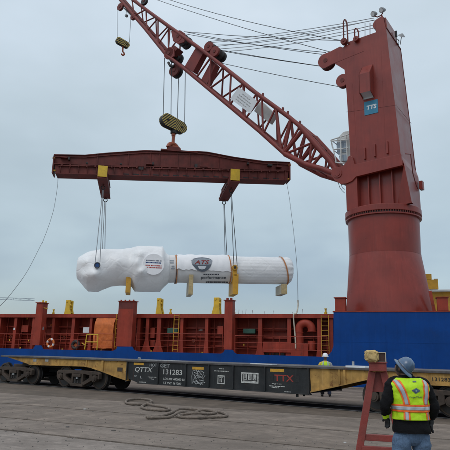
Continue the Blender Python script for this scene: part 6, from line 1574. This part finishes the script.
# ---- far worker between the railcar and the ship, seen from behind
fx, fy = ground(326, 396.6)
wk2 = thing('person', 'distant worker in white hard hat and yellow vest standing behind the railcar', 'person', loc=(fx, fy, 0), rotz=R(-8))
V = [(0,0,.95,(.13,.1)), (0,0,1.15,(.13,.1)), (0,0,1.38,(.15,.1)), (0,0,1.5,.06), (0,.01,1.58,.06), (0,.01,1.66,.085), (0,.01,1.74,.07)]; E_ = [(0,1),(1,2),(2,3),(3,4),(4,5),(5,6)]
def chain(start, pts):
    prev = start
    for p in pts: V.append(p); E_.append((prev, len(V) - 1)); prev = len(V) - 1
    return prev
l2 = chain(2, [(-.2,0,1.4,.06), (-.25,0,1.15,.045), (-.22,.1,.95,.032)]); V2, E2 = hand((-.22,.1,.95), (0,.3,-1), (0,-1,0), .3, 1); addhand(l2, V2, E2)
l2 = chain(2, [(.2,0,1.4,.06), (.25,0,1.15,.045), (.22,.1,.95,.032)]); V2, E2 = hand((.22,.1,.95), (0,.3,-1), (0,-1,0), .3, -1); addhand(l2, V2, E2)
chain(0, [(-.1,0,.85,.09), (-.13,0,.48,.06), (-.16,0,.1,.04), (-.17,.14,.05,.035)]); chain(0, [(.1,0,.85,.09), (.12,0,.48,.06), (.16,0,.1,.04), (.18,.14,.05,.035)])
skin_body('body', V, E_, wk2, M['skin'])
j2 = part('jacket', limb([(Vector((0,0,.86)), .2, .14), (Vector((0,0,1.1)), .19, .14), (Vector((0,0,1.35)), .22, .14), (Vector((0,0,1.47)), .18, .11), (Vector((0,0,1.54)), .08, .08)], 24, .01, 3, 4), M['yellow'], wk2, smooth=70)
for s_ in (-1, 1): part('jacket_sleeve', limb([(Vector((s_*.14,0,1.43)), .07, .07), (Vector((s_*.22,0,1.38)), .08, .08), (Vector((s_*.27,-.01,1.16)), .07, .07), (Vector((s_*.23,.09,.97)), .055, .055)], 18, .01, 5, 4), M['yellow'] if s_ < 0 else M['chalk'], j2, smooth=70)
v2 = part('safety_vest', limb([(Vector((0,0,.9)), .212, .152), (Vector((0,0,1.1)), .202, .152), (Vector((0,0,1.34)), .225, .15), (Vector((0,0,1.46)), .185, .12), (Vector((0,0,1.5)), .14, .1)], 24, .008, 3, 4), M['vest'], wk2, smooth=70)
for x in (-.11, .11): part('reflective_brace', MB().tube([(x, -.155, .95), (x, -.16, 1.1), (x, -.158, 1.35), (x * .95, -.135, 1.45), (x * .8, -.08, 1.5)], [.028] * 5, 6), M['silver'], v2, smooth=True)
part('reflective_belt', limb([(Vector((0,0,1.05)), .212, .16), (Vector((0,0,1.11)), .21, .16)], 24, 0, 0, 1), M['silver'], v2, smooth=70)
for s_, m in ((-1, 'jacket'), (1, 'navy')):
    tl_ = part('trouser_leg', limb([(Vector((s_*.08,0,.95)), .11, .12), (Vector((s_*.1,0,.8)), .11, .11), (Vector((s_*.13,.0,.48)), .085, .09), (Vector((s_*.16,0,.12)), .085, .09)], 20, .012, 7 + s_, 4), M[m], wk2, smooth=70)
    part('boot', limb([(Vector((s_*.16,-.06,.05)), .05, .045), (Vector((s_*.165,.02,.09)), .06, .09), (Vector((s_*.18,.14,.05)), .05, .045), (Vector((s_*.185,.2,.04)), .035, .03)], 14, 0, 0, 3), M['black'], wk2, smooth=70)
hm = MB(); hm.rings([[(math.cos(a)*r, math.sin(a)*r*1.15 + .01, z) for a in [2*math.pi*k/32 for k in range(32)]] for r, z in ((.155, 1.715), (.155, 1.725), (.125, 1.74), (.12, 1.78), (.105, 1.83), (.07, 1.865), (.02, 1.88))])
part('hard_hat', hm, M['hatwhite'], wk2, smooth=50)
print('objects', len(bpy.data.objects))
